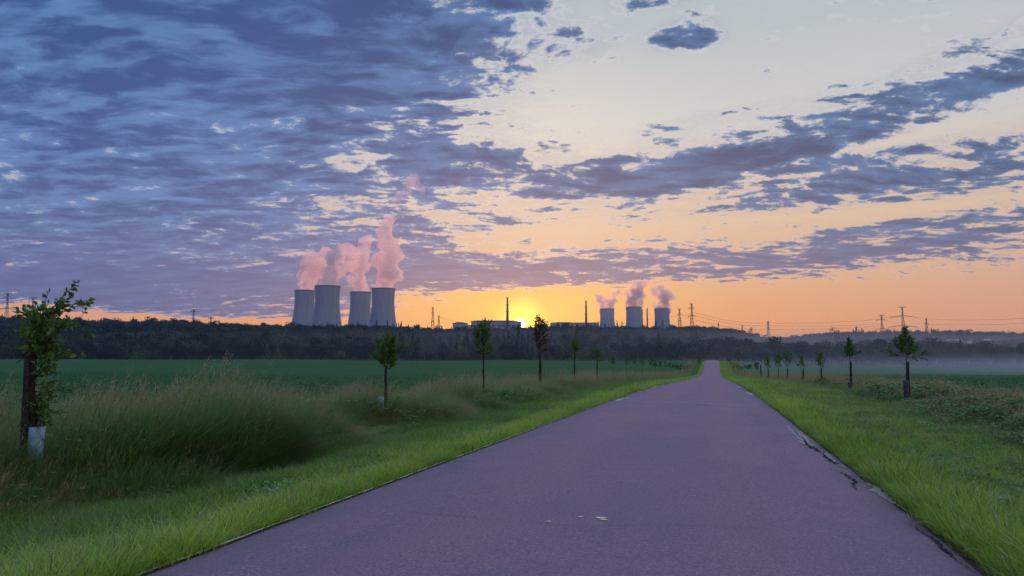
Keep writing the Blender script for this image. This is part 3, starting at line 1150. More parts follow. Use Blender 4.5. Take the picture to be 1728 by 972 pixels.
def twig_path(r, p0, d0, ln, bend=0.25, up=0.12, n=5):
    pts = [p0.copy()]
    d = d0.copy()
    for k in range(n):
        d = (d + rdir(r) * bend * 0.5 + Vector((0, 0, up))).normalized()
        pts.append(pts[-1] + d * (ln / n))
    return pts


def sapling(seed, height, crown_lo, halfw, kind='round', leaf=0.07, dens=1.0, skew=(0, 0), stems=1):
    """trunk mesh builder and crown leaf list of a young roadside tree"""
    r = random.Random(seed)
    tb = MB()
    leaves = []
    H = height
    for st in range(stems):
        off = Vector((0.05 * st, 0.02 * st, 0))
        pts = [Vector((0, 0, -0.1)) + off]
        nseg = 8
        wob = Vector((0, 0, 0))
        for k in range(1, nseg + 1):
            f = k / nseg
            wob += Vector((r.uniform(-1, 1), r.uniform(-1, 1), 0)) * 0.016 * H / 2
            sk = Vector((skew[0], skew[1], 0)) * max(0, f - 0.4)
            pts.append(Vector((0, 0, H * 0.93 * f)) + wob + sk + off * (1 + 1.5 * math.sin(f * 3)))
        rad = [0.020 * (H / 2.5) * (1 - 0.85 * k / nseg) for k in range(nseg + 1)]
        tb.tube(pts, rad, 7)
        nb = max(7, int(15 * dens))
        for b in range(nb):
            f = (b + r.random()) / nb
            hz = crown_lo + (H * 0.93 - crown_lo) * f
            q = hz / (H * 0.93) * nseg
            i = min(int(q), nseg - 1)
            p = pts[i].lerp(pts[i + 1], q - i)
            az = b * 2.4 + r.uniform(-0.6, 0.6)
            if kind == 'round':
                prof = math.sin(math.pi * min(1, 0.18 + f * 0.82)) ** 0.6
                el = 0.35 + 0.7 * f
            elif kind == 'spire':
                prof = 1.05 - f * 0.95
                el = 0.15 + 0.5 * f
            elif kind == 'vase':
                prof = 0.75 + 0.25 * f
                el = 0.95
            elif kind == 'bottom':
                prof = max(0.15, 1.15 - 1.3 * f)
                el = 0.05 + 0.6 * f
            else:
                prof = 0.6
                el = 0.6
            ln = halfw * prof * r.uniform(0.75, 1.2) / max(0.45, math.cos(el))
            ln = min(ln, (H - hz) * 1.0 + halfw * 0.55)
            d = Vector((math.cos(az) * math.cos(el), math.sin(az) * math.cos(el), math.sin(el)))
            path = twig_path(r, p, d, ln)
            tb.tube(path, [0.008 * (1 - 0.8 * k / 5) * H / 2.5 for k in range(6)], 4)
            leaves_on(r, leaves, path, leaf, 30 * dens * (0.07 / leaf))
            for k in range(2 + int(2 * dens)):
                q2 = r.uniform(0.25, 0.95) * 5
                i2 = min(int(q2), 4)
                p2 = path[i2].lerp(path[i2 + 1], q2 - i2)
                d2 = ((path[i2 + 1] - path[i2]).normalized() + rdir(r, 0.2) * 0.9).normalized()
                pa = twig_path(r, p2, d2, ln * r.uniform(0.3, 0.55), n=3)
                tb.tube(pa, 0.003 * H / 2.5, 3, False)
                leaves_on(r, leaves, pa, leaf, 34 * dens * (0.07 / leaf), f0=0.0)
        # leader
        pa = twig_path(r, pts[-1], Vector((skew[0] * 0.3, 0, 1)).normalized(), H * 0.08, n=3)
        tb.tube(pa, 0.004, 4, False)
        leaves_on(r, leaves, pa, leaf, 40)
    return tb, leaves, r


GR_TREES = 'young trees planted along the road'


def post_mesh(h, rad, seed, lean=0.02):
    r = random.Random(seed)
    b = MB()
    pts = [Vector((r.uniform(-lean, lean) * k / 4, r.uniform(-lean, lean) * k / 4, -0.15 + (h + 0.15) * k / 4)) for k in range(5)]
    b.tube(pts, [rad * r.uniform(0.92, 1.06) for _ in range(5)], 8)
    # pointed top
    b.tube([pts[-1], pts[-1] + Vector((0, 0, rad * 0.8))], [rad * 0.95, rad * 0.45], 8)
    return b


def guard_mesh(h, rad, n=9, squash=1.0):
    b = MB()
    for z in (0.0,):
        base = len(b.v)
        rings = 5
        for i in range(rings + 1):
            for k in range(n):
                a = 2 * math.pi * k / n
                rr_ = rad * (1 + 0.05 * math.sin(3 * a + i))
                b.v.append(Vector((math.cos(a) * rr_, math.sin(a) * rr_ * squash, h * i / rings)))
        for i in range(rings):
            for k in range(n):
                k2 = (k + 1) % n
                b.f.append((base + i * n + k, base + i * n + k2, base + (i + 1) * n + k2, base + (i + 1) * n + k))
        # inner wall so that the sleeve has thickness
        base2 = len(b.v)
        for i in (0, rings):
            for k in range(n):
                a = 2 * math.pi * k / n
                b.v.append(Vector((math.cos(a) * rad * 0.9, math.sin(a) * rad * 0.9 * squash, h * i / rings)))
        for k in range(n):
            k2 = (k + 1) % n
            b.f.append((base2 + k2, base2 + k, base2 + n + k, base2 + n + k2))
            b.f.append((base + rings * n + k, base + rings * n + k2, base2 + n + k2, base2 + n + k))
    return b


def depth_of(side, px):
    k = (px - 864.0) / F
    return (8.54 / (0.272 - k)) if side < 0 else (6.46 / (k - 0.272))


def stand(px, Y):
    X = (px - 864.0) / F * Y
    return X, Y, float(ground_z(X, Y))


def px_height(px, top, Y, gz):
    return at(px, top, Y)[2] - gz


# ---- tree 1: the nearest, at the left
Y = depth_of(-1, 52)
x0, y0, z0 = stand(52, Y)
t = thing('young_tree', 'nearest young tree at the left edge, with long leafy shoots and a pale blue guard', 'tree', (x0, y0, z0), GR_TREES)
r = random.Random(77)
tb = MB()
lv = []
u = Y / F            # metres per photo pixel at this depth


def L1(px, py, dy=0.0):
    X, _, Z = at(px, py, Y + dy)
    k = 1.0
    return Vector((X - x0, dy, Z - z0))


trunk = [Vector((0, 0, -0.1)), L1(56, 735), L1(58, 700, .01), L1(53, 660, .02), L1(56, 620), L1(60, 585, -.02), L1(64, 560), L1(70, 540, .02)]
tb.tube(trunk, [0.045, 0.044, 0.042, 0.040, 0.036, 0.03, 0.024, 0.016], 9)
shoots = [  # (start, end, leaf density, droop)
    ((70, 545), (129, 478), 44), ((78, 535), (118, 500), 46), ((66, 548), (82, 492), 40), ((68, 540), (62, 515), 50), ((84, 530), (152, 505), 46),
    ((90, 535), (150, 512), 40), ((70, 550), (100, 512), 60), ((60, 570), (56, 524), 50), ((72, 555), (120, 545), 40),
    ((75, 560), (146, 545), 26), ((70, 575), (136, 598), 24), ((62, 580), (108, 575), 46), ((60, 590), (100, 600), 30),
    ((58, 640), (92, 615), 22), ((58, 650), (104, 640), 22), ((57, 660), (112, 652), 18), ((57, 690), (92, 668), 40), ((57, 700), (98, 694), 34),
    ((57, 705), (84, 712), 44), ((57, 690), (70, 650), 34), ((56, 700), (76, 688), 40), ((58, 610), (92, 628), 20), ((57, 640), (80, 600), 26),
]
for i, (a, b, dn) in enumerate(shoots):
    p0 = L1(*a, dy=r.uniform(-.05, .05))
    p1 = L1(*b, dy=r.uniform(-.25, .25))
    mid = p0.lerp(p1, 0.5) + Vector((0, 0, -0.03 if b[1] > a[1] - 12 else 0.02)) + rdir(r) * 0.02
    path = [p0, p0.lerp(mid, .5) + rdir(r) * .01, mid, mid.lerp(p1, .5) + rdir(r) * .01, p1]
    tb.tube(path, [0.009, 0.007, 0.005, 0.004, 0.002], 5)
    leaves_on(r, lv, path, 0.075, dn, 0.45, 0.1)
    if i > 5:
        for k in range(3):
            q = path[r.randint(1, 3)]
            pa = twig_path(r, q, ((p1 - p0).normalized() + rdir(r)).normalized(), (p1 - p0).length * .4, n=3)
            tb.tube(pa, 0.003, 3, False)
            leaves_on(r, lv, pa, 0.07, dn)
# dense heart of the crown
for k in range(120):
    cx, cy = r.gauss(66, 15), r.gauss(566, 22)
    if not (34 < cx < 106 and 525 < cy < 612):
        continue
    p0 = L1(cx, cy, r.uniform(-.20, .20))
    pa = twig_path(r, p0, rdir(r, 0.5), 0.14, n=2)
    tb.tube(pa, 0.003, 3, False)
    leaves_on(r, lv, pa, 0.078, 42, 0.5, 0)
for k in range(34):
    cx, cy = r.gauss(66, 9), r.gauss(690, 22)
    p0 = L1(cx, min(cy, 720), r.uniform(-.12, .12))
    pa = twig_path(r, p0, rdir(r, 0.5), 0.10, n=2)
    tb.tube(pa, 0.003, 3, False)
    leaves_on(r, lv, pa, 0.06, 40, 0.5, 0)
tb.build('trunk', M['bark'], t, True)
link('crown', crown_mesh('crown', lv), t, M['leaf'])
s = post_mesh(px_height(40, 596, Y, z0), 0.050, 3)
so = s.build('stake', M['stake'], t, True)
so.location = L1(41, 760) * 1.0
so.location.z = 0
# twine bands
for zz in (0.30, 0.62, 0.95):
    tw = MB()
    tw.tube([Vector((so.location.x - .06, 0.0, zz * 1.0)), Vector((so.location.x, -.07, zz)), Vector((.06, -.06, zz + .02)), Vector((.07, .03, zz))], 0.012, 5)
    tw.build('tie', M['stake'], t)
g = guard_mesh(px_height(60, 720, Y, z0), 0.088)
go_ = g.build('trunk_guard', M['guard'], t, True, label='pale blue plastic trunk guard')
go_.location = (L1(62, 760).x, -0.02, 0)

# ---- the other avenue trees
#   side, px, top, crown bottom, half width px, kind, stake top / None, guard, label
trees = [
    (-1, 651, 580, 624, 27, 'round', 622, 'pale', 'bushy young tree with dark post and pale blue guard, second on the left verge', 1.25, (0.18, 0), 1, 'leaf'),
    (-1, 815, 545, 604, 20, 'round', 606, None, 'tall dense young tree in front of the long plant hall and brick chimney', 1.3, (0.08, 0), 1, 'leaf'),
    (-1, 911, 532, 596, 15, 'round', 598, None, 'thin young tree with two crooked stems just right of the rising sun', 0.8, (0.02, 0), 2, 'leaf_red'),
    (-1, 968, 579, 608, 11, 'vase', 604, None, 'small flared young tree, first to the right of the tree beside the sun', 1.0, (0.14, 0), 1, 'leaf'),
    (-1, 1006, 588, 612, 9, 'round', 610, None, 'small round-headed young tree standing before the pale round bush at the wood edge', 1.0, (0.05, 0), 1, 'leaf'),
    (-1, 1033, 599, 616, 5, 'spire', None, None, 'narrow young tree below the left cooling tower of the right-hand trio', 0.8, (0, 0), 1, 'leaf'),
    (-1, 1056, 601, 620, 8, 'vase', None, None, 'forked young tree with a wide open crown below the gap between two far cooling towers', 0.6, (0, 0), 1, 'leaf'),
    (-1, 1071, 599, 618, 6, 'spire', None, None, 'pointed young tree below the middle far cooling tower, fullest in its stretch of the row', 0.9, (0, 0), 1, 'leaf'),
    (-1, 1083, 607, 619, 5, 'vase', None, None, 'thin young tree with a bent side branch, ninth along the left verge', 0.6, (0, 0), 1, 'leaf'),
    (-1, 1095, 606, 618, 6, 'round', None, None, 'young tree with its crown leaning to the right, tenth along the left verge', 0.7, (0.5, 0), 1, 'leaf'),
    (-1, 1104, 611, 620, 4, 'round', None, None, 'small young tree, eleventh along the left verge from the camera', 0.8, (0, 0), 1, 'leaf'),
    (-1, 1113, 611, 621, 4, 'round', None, None, 'small round young tree, twelfth along the left verge from the camera', 0.8, (0, 0), 1, 'leaf'),
    (-1, 1121, 608, 621, 3, 'spire', None, None, 'slim upright young tree, thirteenth along the left verge from the camera', 0.7, (0, 0), 1, 'leaf'),
    (-1, 1129, 614, 622, 3.5, 'round', None, None, 'tiny distant tree, fourteenth along the left verge from the camera', 0.8, (0, 0), 1, 'leaf'),
    (1, 1524, 546, 604, 25, 'bottom', 612, 'dark', 'largest young tree on the right verge, wide below and pointed above, with a stout stake', 1.5, (0, 0), 1, 'leaf'),
    (1, 1430, 565, 603, 13, 'spire', 612, 'dark', 'narrow young tree on the right verge with one side branch reaching right', 1.2, (0, 0), 1, 'leaf'),
    (1, 1381, 597, 620, 9, 'round', 622, 'dark', 'small oval-headed tree on the right verge, third from the right edge', 1.1, (0, 0), 1, 'leaf'),
    (1, 1351, 599, 620, 6.5, 'spire', 622, 'dark', 'slim small tree on the right verge between the oval-headed and the flared one', 1.0, (0, 0), 1, 'leaf'),
    (1, 1325, 600, 620, 10, 'vase', 622, 'dark', 'flared small tree with spreading branches on the right verge, fifth from the right edge', 0.9, (0, 0), 1, 'leaf'),
    (1, 1309.5, 600, 620, 7, 'round', 622, None, 'round-headed small tree on the right verge, just right of the one by the bare post', 1.0, (0, 0), 1, 'leaf'),
    (1, 1293, 602, 621, 6, 'round', 622, 'dark', 'dark round-headed small tree on the right verge, nearest to the bare post', 1.0, (0, 0), 1, 'leaf'),
    (1, 1274, 613, 625, 5, 'round', None, None, 'small dark tree on the right verge, just left of the bare post', 1.0, (0, 0), 1, 'leaf'),
]
protos_far = []
for i, (side, px, top, cb, hw, kind, st, gd, label, dn, skew, stems, lm) in enumerate(trees):
    Y = depth_of(side, px)
    X, _, gz = stand(px, Y)
    H = px_height(px, top, Y, gz)
    cl = px_height(px, cb, Y, gz)
    hwm = hw / F * Y
    leaf = 0.062 if Y < 30 else min(0.17, 0.062 * (Y / 30) ** 0.8)
    tb, lv, r = sapling(100 + i, H, cl, hwm, kind, leaf, dn * (1.45 if Y < 40 else 1.1), skew, stems)
    if px == 1430:
        pa = twig_path(r, Vector((0, 0, cl + .05)), Vector((1, 0, .15)).normalized(), 0.62, 0.1, 0.10)
        tb.tube(pa, 0.007, 5)
        leaves_on(r, lv, pa, leaf, 50, 0.5, 0.4)
        leaves_on(r, lv, pa, leaf, 80, 0.5, 0.65)
    if st and Y < 60:
        # epicormic shoots on the stem
        for k in range(5):
            hz = r.uniform(0.35, 0.9) * cl
            pa = twig_path(r, Vector((0, 0, hz)), rdir(r, 0.6), 0.12, n=2)
            leaves_on(r, lv, pa, leaf * 0.8, 45, 0.5, 0)
    t = thing('young_tree', label, 'tree', (X, Y, gz), GR_TREES)
    tb.build('trunk', M['bark'], t, True)
    link('crown', crown_mesh('crown', lv), t, M[lm])
    if st:
        hs = px_height(px, st, Y, gz)
        s = post_mesh(hs, (0.05 if px == 1524 else 0.034) if Y < 30 else 0.042, 200 + i).build('stake', M['stake'], t, True)
        s.location = ((0.10 if side > 0 else 0.03), 0.04, 0)
    if gd:
        hg = 0.42 if gd == 'pale' else 0.62
        if px == 1524:
            hg = 0.95
        g = guard_mesh(hg if gd == 'dark' else px_height(px, 669, Y, gz), 0.085 if gd == 'dark' else 0.078).build(
            'trunk_guard', M['guard'] if gd == 'pale' else M['guard_dark'], t, True)
        if gd == 'pale':
            g.location = (-0.07, -0.12, 0)
            g['label'] = 'pale blue plastic trunk guard'
        else:
            g.location = (-0.01, -0.01, 0)
    protos_far.append((t, H))

# the far end of both rows: copies of the small trees, each with its own size
src = [protos_far[k] for k in (5, 7, 10, 11, 19, 20)]
rf = random.Random(9)
far_rows = [(-1, 1134.5, 616), (-1, 1139, 616.5), (-1, 1143.5, 617), (-1, 1148, 616), (-1, 1153, 618), (-1, 1158, 618), (-1, 1163, 617), (-1, 1168, 615),
            (1, 1264, 615.5), (1, 1259, 617), (1, 1254.5, 615), (1, 1248, 617), (1, 1242, 616), (1, 1236.5, 616), (1, 1229.5, 611)]
for side, px, top in far_rows:
    Y = depth_of(side, px)
    Y = min(Y, 285)
    X, _, gz = stand(px, Y)
    H = max(1.6, px_height(px, top, Y, gz))
    st_, h0 = src[rf.randrange(len(src))]
    c = st_.copy()
    COL.objects.link(c)
    c.location = (X, Y, gz)
    k = H / h0
    c.scale = (k * 1.15, k * 1.15, k)
    c.rotation_euler = (0, 0, rf.uniform(0, 6.28))
    if side < 0:
        c['label'] = 'tiny crowded young tree where the left row climbs to the road crest'
        c['group'] = 'tiny far trees of the left roadside row'
    else:
        c['label'] = 'tiny crowded young tree where the right row climbs to the road crest'
        c['group'] = 'tiny far trees of the right roadside row'
    for ch in list(st_.children):
        d = ch.copy()
        COL.objects.link(d)
        d.parent = c

# lone stake in the right row
Y = depth_of(1, 1281.5)
X, _, gz = stand(1281.5, Y)
o = post_mesh(px_height(1281.5, 616.5, Y, gz), 0.09, 5).build('wooden_post', M['stake'], None, True)
o.location = (X, Y, gz)
tag(o, 'bare dark post without a tree in the right roadside row', 'post')

# small pale flakes lying on the asphalt
flake_spots = [(1013, 875, 0.055, 'largest pale flake lying on the asphalt in the foreground'),
               (1020, 878, 0.040, 'small pale flake touching the largest one on the asphalt, on its right'),
               (979, 873, 0.028, 'small pale flake on the asphalt, left of the largest one'),
               (926, 881, 0.030, 'leftmost pale flake on the asphalt in the foreground')]
for i, (px, py, s_, lb) in enumerate(flake_spots):
    X, Y = road_hit(px, py)
    r = random.Random(i)
    n = 8
    vs = [(0, 0, 0.004)] + [(math.cos(2 * math.pi * k / n) * s_ * r.uniform(.6, 1.1), math.sin(2 * math.pi * k / n) * s_ * 0.7 * r.uniform(.6, 1.1), r.uniform(0.001, 0.003)) for k in range(n)]
    vs += [(x * .96, y * .96, -0.003) for x, y, z in vs[1:]]
    fs = [(0, 1 + k, 1 + (k + 1) % n) for k in range(n)] + [(1 + k, 1 + n + k, 1 + n + (k + 1) % n, 1 + (k + 1) % n) for k in range(n)]
    o = link('pale_flake', mesh_np('pale_flake', vs, fs), None, M['flake'])
    o.location = (X, Y, road_z(X, Y) + 0.006)
    tag(o, lb, 'litter', 'pale flakes on the road')
straw_spots = [(1360, 912 - 150 + 2, .2), (1591, 898, .22), (1669, 950, .12), (1486, 820, .2)]
for i, ((px, py, ln), lb) in enumerate(zip([(1402, 758, .25), (1605, 905, .22), (1672, 951, .12), (1488, 818, .25)],
                                           ['farthest dry straw lying on the right road edge', 'dry straw lying across the right road edge beside the lowest crack',
                                            'short dry straw in the grass at the bottom right corner of the road', 'dry straw on the right road edge beside the pale silt streak'])):
    X, Y = road_hit(px, py)
    r = random.Random(i)
    b = MB()
    a = 2.3 + r.uniform(-.4, .4)
    b.tube([Vector((math.cos(a) * ln * k / 4 - ln / 2, math.sin(a) * ln * k / 4, 0.012 + 0.02 * math.sin(k * .9) + r.uniform(0, .006))) for k in range(5)], 0.0035, 4)
    o = b.build('straw', M['straw'])
    o.location = (X, Y, float(ground_z(X, Y)) + 0.05)
    tag(o, lb, 'straw', 'straws on the right road edge')

# ------------------------------------------------------------------ the wood
def clump_tree(seed, h, w, kind='broad', n=150, leaf=0.9):
    """far tree: trunk and a crown of many leaf clumps; returns list of polys"""
    r = random.Random(seed)
    p = Proto()
    lobes = []
    if kind == 'broad':
        for k in range(9):
            a = r.uniform(0, 6.28)
            hz = r.uniform(0.38, 0.9)
            d = w * 0.32 * math.sin(math.pi * min(1.0, hz)) ** 0.5 * r.uniform(0.5, 1.2)
            lobes.append((Vector((math.cos(a) * d, math.sin(a) * d, hz * h)), w * r.uniform(0.18, 0.30)))
        lobes.append((Vector((0, 0, h * 0.6)), w * 0.33))
    for k in range(n):
        if kind == 'broad':
            c, rad = lobes[r.randrange(len(lobes))]
            d = rdir(r, 0.15)
            pos = c + d * rad * r.uniform(0.75, 1.08)
            nr = (d + rdir(r) * 0.6).normalized()
        else:
            f = r.random() ** 1.4
            a = r.uniform(0, 6.28)
            rad = w * 0.5 * (1 - f) * r.uniform(0.55, 1.1) + 0.15
            pos = Vector((math.cos(a) * rad, math.sin(a) * rad, h * (0.12 + 0.88 * f)))
            nr = Vector((math.cos(a), math.sin(a), 0.8)) + rdir(r) * 0.5
            nr.normalize()
        s = nr.cross(rdir(r)).normalized()
        q = nr.cross(s)
        z = leaf * r.uniform(0.6, 1.4)
        p.poly([pos - s * z * .5, pos + q * z * .35, pos + s * z * .5 + nr * z * 0.1, pos - q * z * .4], [0] * 4, r.uniform(0, 0.45))
    # trunk
    for k in range(4):
        a, b = k * math.pi / 2, (k + 1) * math.pi / 2
        t0 = 0.22
        p.poly([(math.cos(a) * t0, math.sin(a) * t0, -0.5), (math.cos(b) * t0, math.sin(b) * t0, -0.5), (math.cos(b) * .08, math.sin(b) * .08, h * .6),
                (math.cos(a) * .08, math.sin(a) * .08, h * .6)], [0] * 4, 0, 1)
    return p


wood = [clump_tree(300 + i, 13, 9.5, 'broad', 230, 1.25) for i in range(6)] + [clump_tree(320 + i, 16, 5.5, 'conifer', 190, 1.0) for i in range(3)]
r = np.random.default_rng(61)
n = 15500
a = r.uniform(-0.80, 0.80, n)
yr = ridge_dist(a)
q = r.random(n)
Y = np.sqrt(432.0 ** 2 + q * ((yr + 70) ** 2 - 432.0 ** 2))
X = a * Y
# open clearing right of the road behind the crest, and the far meadow at the right edge
k = ~((a > 0.66) & (Y < 520))
X, Y, a = X[k], Y[k], a[k]
# front edge trees stand close together
aE = r.uniform(-0.80, 0.80, 900)
YE = 424 + r.uniform(-6, 8, 900) + 30 * smooth(aE, 0.25, 0.3)
X, Y, a = np.concatenate([X, aE * YE]), np.concatenate([Y, YE]), np.concatenate([a, aE])
n = len(X)
con = patch(X, Y, 0.011, 2.0) + 0.35 * (r.random(n) - 0.5) > 0.80
idx = np.where(con, 6 + (r.random(n) * 2.99).astype(int), (r.random(n) * 5.99).astype(int))
sc = r.uniform(0.60, 1.10, n) + 0.25 * (r.random(n) > 0.93)
sc = np.where(Y < 450, sc * 0.72, sc)
sc = np.where(con & (r.random(n) < 0.5), sc * 0.8, sc)
tt = np.clip(0.45 * patch(X, Y, 0.03, 1.0) * patch(X, Y, 0.011, 4.0) + 0.85 * r.random(n) ** 4, 0, 1)
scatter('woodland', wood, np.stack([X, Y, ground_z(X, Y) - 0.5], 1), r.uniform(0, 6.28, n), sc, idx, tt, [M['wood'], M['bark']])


def proto_objs(p, parent, mats, names=('crown', 'trunk')):
    """split a clump tree into crown and trunk parts"""
    for mi, nm in enumerate(names):
        ids = [k for k, m_ in enumerate(p.mi) if m_ == mi]
        vs, fs, sh = [], [], []
        for k in ids:
            b = len(vs)
            vs += [p.v[i] for i in p.f[k]]
            sh += [p.s[i] for i in p.f[k]]
            fs.append(tuple(range(b, b + len(p.f[k]))))
        me = mesh_np(nm, vs, fs)
        at_ = me.attributes.new('shade', 'FLOAT', 'POINT')
        at_.data.foreach_set('value', np.array(sh, np.float32))
        link(nm, me, parent, mats[mi])


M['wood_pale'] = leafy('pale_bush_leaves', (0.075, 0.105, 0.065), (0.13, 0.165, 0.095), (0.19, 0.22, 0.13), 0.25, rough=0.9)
edge_trees = [  # px, base y, top y, width px, kind, depth, pale, label
    (1178, 608, 571, 62, 'broad', 400, 0, 'big dark rounded tree at the wood edge directly left of the road crest'),
    (1136, 609, 592, 26, 'broad', 404, 0, 'low dark tree left of the big rounded tree by the road crest'),
    (1027, 609, 584, 34, 'broad', 412, 1, 'pale round bush at the wood edge below the left far cooling tower'),
    (984, 609, 590, 40, 'broad', 414, 1, 'low pale bush left of the pale round one at the wood edge'),
    (719, 610, 578, 34, 'broad', 412, 1, 'pale round-topped tree at the wood edge right of the nearest cooling towers'),
    (781, 610, 586, 25, 'broad', 410, 1, 'small pale round tree at the wood edge left of the long hall'),
    (750, 610, 584, 24, 'broad', 415, 0, 'dull round tree between the two pale ones at the wood edge'),
    (363, 610, 578, 22, 'conifer', 412, 0, 'dark spruce at the wood edge left of the cooling towers'),
    (346, 610, 588, 20, 'broad', 411, 0, 'dark rounded bush beside the dark spruce at the wood edge'),
    (452, 610, 581, 24, 'conifer', 412, 1, 'pale spruce at the wood edge, left one of a close pair'),
    (470, 610, 586, 22, 'conifer', 411, 1, 'pale spruce at the wood edge, right one of a close pair'),
    (238, 611, 597, 34, 'broad', 405, 1, 'low spreading pale bush at the field edge far left'),
    (575, 610, 596, 26, 'broad', 408, 1, 'low pale bush below the gap between the near cooling towers'),
    (640, 610, 598, 24, 'broad', 408, 0, 'low dull bush below the rightmost near cooling tower'),
    (878, 610, 580, 40, 'broad', 412, 0, 'dark round tree at the wood edge right below the sun'),
    (1252, 609, 595, 36, 'broad', 404, 0, 'left half of the low dark thicket right of the road crest'),
    (1278, 610, 597, 34, 'broad', 406, 0, 'right half of the low dark thicket right of the road crest'),
]
for i, (px, by, ty, wp, kind, Y, pale, lb) in enumerate(edge_trees):
    X, _, gz = stand(px, Y)
    H = max(2.5, at(px, ty, Y)[2] - gz)
    W = wp / F * Y
    p = clump_tree(400 + i, H, W, kind, 520 if W > 12 else 340, 0.72)
    t = thing('wood_edge_tree', lb, 'tree', (X, Y, gz), 'trees along the edge of the wood')
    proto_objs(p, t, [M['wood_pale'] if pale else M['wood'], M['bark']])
# skyline trees that stick out
sky_trees = [(250, 533, 'broad', 'narrow tree sticking out of the skyline at the far left'), (484, 543, 'conifer', ''), (604, 541, 'conifer', 'pointed treetop before the gap of the near cooling towers'),
             (617, 546, 'conifer', 'small pointed treetop beside the taller one before the near towers'),
             (689, 548, 'conifer', 'pointed treetop just right of the rightmost near cooling tower'), (703, 547, 'conifer', 'small pointed treetop left of the tall lattice mast'),
             (1107, 543, 'conifer', 'left pointed treetop before the rightmost far cooling tower'), (1118, 541, 'conifer', 'tallest pointed treetop before the rightmost far cooling tower'),
             (1252, 548, 'conifer', 'pointed treetop where the ridge drops toward the right'), (1268, 551, 'broad', 'broad treetop at the end of the dropping ridge'),
             (1212, 544, 'conifer', 'lone pointed treetop right of the big lattice pylon on the ridge'),
             (1403, 553, 'broad', 'broad treetop on the right-hand ridge left of the small pylon')]
for i, (px, ty, kind, lb) in enumerate(sky_trees):
    if not lb:
        continue
    aa = (px - 864) / F
    Y = float(ridge_dist(aa)) - 25
    X, _, gz = stand(px, Y)
    H = at(px, ty, Y)[2] - gz
    t = thing('skyline_tree', lb, 'tree', (X, Y, gz), 'treetops standing out on the skyline')
    proto_objs(clump_tree(500 + i, H, (6.5 if kind == 'conifer' else 13), kind, 200, 1.3), t, [M['wood'], M['bark']])

# shrubs on the verges near the crest
for px, py_, Y, hh, lb in [(1186, 609, 322, 1.9, 'shrub on the left verge at the road crest'), (1178, 612, 300, 1.4, 'low shrub on the left verge just before the road crest'),
                           (1229, 612, 318, 2.0, 'shrub on the right verge at the road crest')]:
    X, _, gz = stand(px, Y)
    v_ = X - float(road_x(Y))
    if abs(v_) < 5:
        X = float(road_x(Y)) + math.copysign(5.2, v_)
        gz = float(ground_z(X, Y))
    t = thing('shrub', lb, 'shrub', (X, Y, gz))
    proto_objs(clump_tree(int(px), hh, hh * 1.3, 'broad', 160, 0.35), t, [M['wood_pale'], M['bark']])

# ------------------------------------------------------------------ cooling towers
def tower_material():
    m, t = mat_new('ribbed_tower_concrete')
    co = t.node('ShaderNodeTexCoord', 'Object')
    x, y, z = t.sep(co)
    ang_ = t.m('ARCTAN2', y, x)
    ribs = t.noise(t.comb(t.m('MULTIPLY', ang_, 22.0), t.m('MULTIPLY', z, 0.004), 0.0), 1.0, 3, 0.6)
    big = t.noise(t.comb(t.m('MULTIPLY', ang_, 3.0), t.m('MULTIPLY', z, 0.02), 0.0), 1.0, 4, 0.6)
    c = t.mix(t.rng(ribs, 0.35, 0.65), (0.15, 0.20, 0.29, 1), (0.25, 0.30, 0.39, 1))  # grey concrete tinted blue: the bluish ambient light is put into the colour
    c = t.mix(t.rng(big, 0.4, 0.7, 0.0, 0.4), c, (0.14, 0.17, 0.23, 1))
    c = t.mix(t.rng(z, 118.0, 123.0, 0.0, 0.35), c, (0.20, 0.19, 0.20, 1))
    finish(t, principled(t, c, 0.9, 0.2))
    return m


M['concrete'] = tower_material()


def lathe(prof, n=56):
    vs, fs = [], []
    for (rad, z) in prof:
        for k in range(n):
            a = 2 * math.pi * k / n
            vs.append((math.cos(a) * rad, math.sin(a) * rad, z))
    for i in range(len(prof) - 1):
        for k in range(n):
            k2 = (k + 1) % n
            fs.append((i * n + k, i * n + k2, (i + 1) * n + k2, (i + 1) * n + k))
    return vs, fs


def shell_r(h):
    return 28.6 * math.sqrt(1 + ((h - 96.0) / 90.0) ** 2)


hs = np.linspace(9, 124, 26)
prof = [(shell_r(h), h) for h in hs] + [(shell_r(h) - 1.2, h) for h in hs[::-1]]
shell_me = mesh_np('shell', *lathe(prof), True)
rim_me = mesh_np('rim', *lathe([(shell_r(124) - 1.6, 123.2), (shell_r(124) + 0.7, 123.2), (shell_r(124) + 0.7, 125.6), (shell_r(124) - 1.6, 125.6), (shell_r(124) - 1.6, 123.2)]))
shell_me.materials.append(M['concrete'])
rim_me.materials.append(M['rim'])
lb_ = MB()
for k in range(40):
    a0 = 2 * math.pi * k / 40
    for s_ in (-1, 1):
        a1 = a0 + s_ * math.pi / 40
        lb_.tube([Vector((math.cos(a0) * 43.4, math.sin(a0) * 43.4, -1)), Vector((math.cos(a1) * shell_r(9), math.sin(a1) * shell_r(9), 9.5))], 0.6, 5, False)
leg_me = mesh_np('support_columns', lb_.v, lb_.f)
leg_me.materials.append(M['rim'])

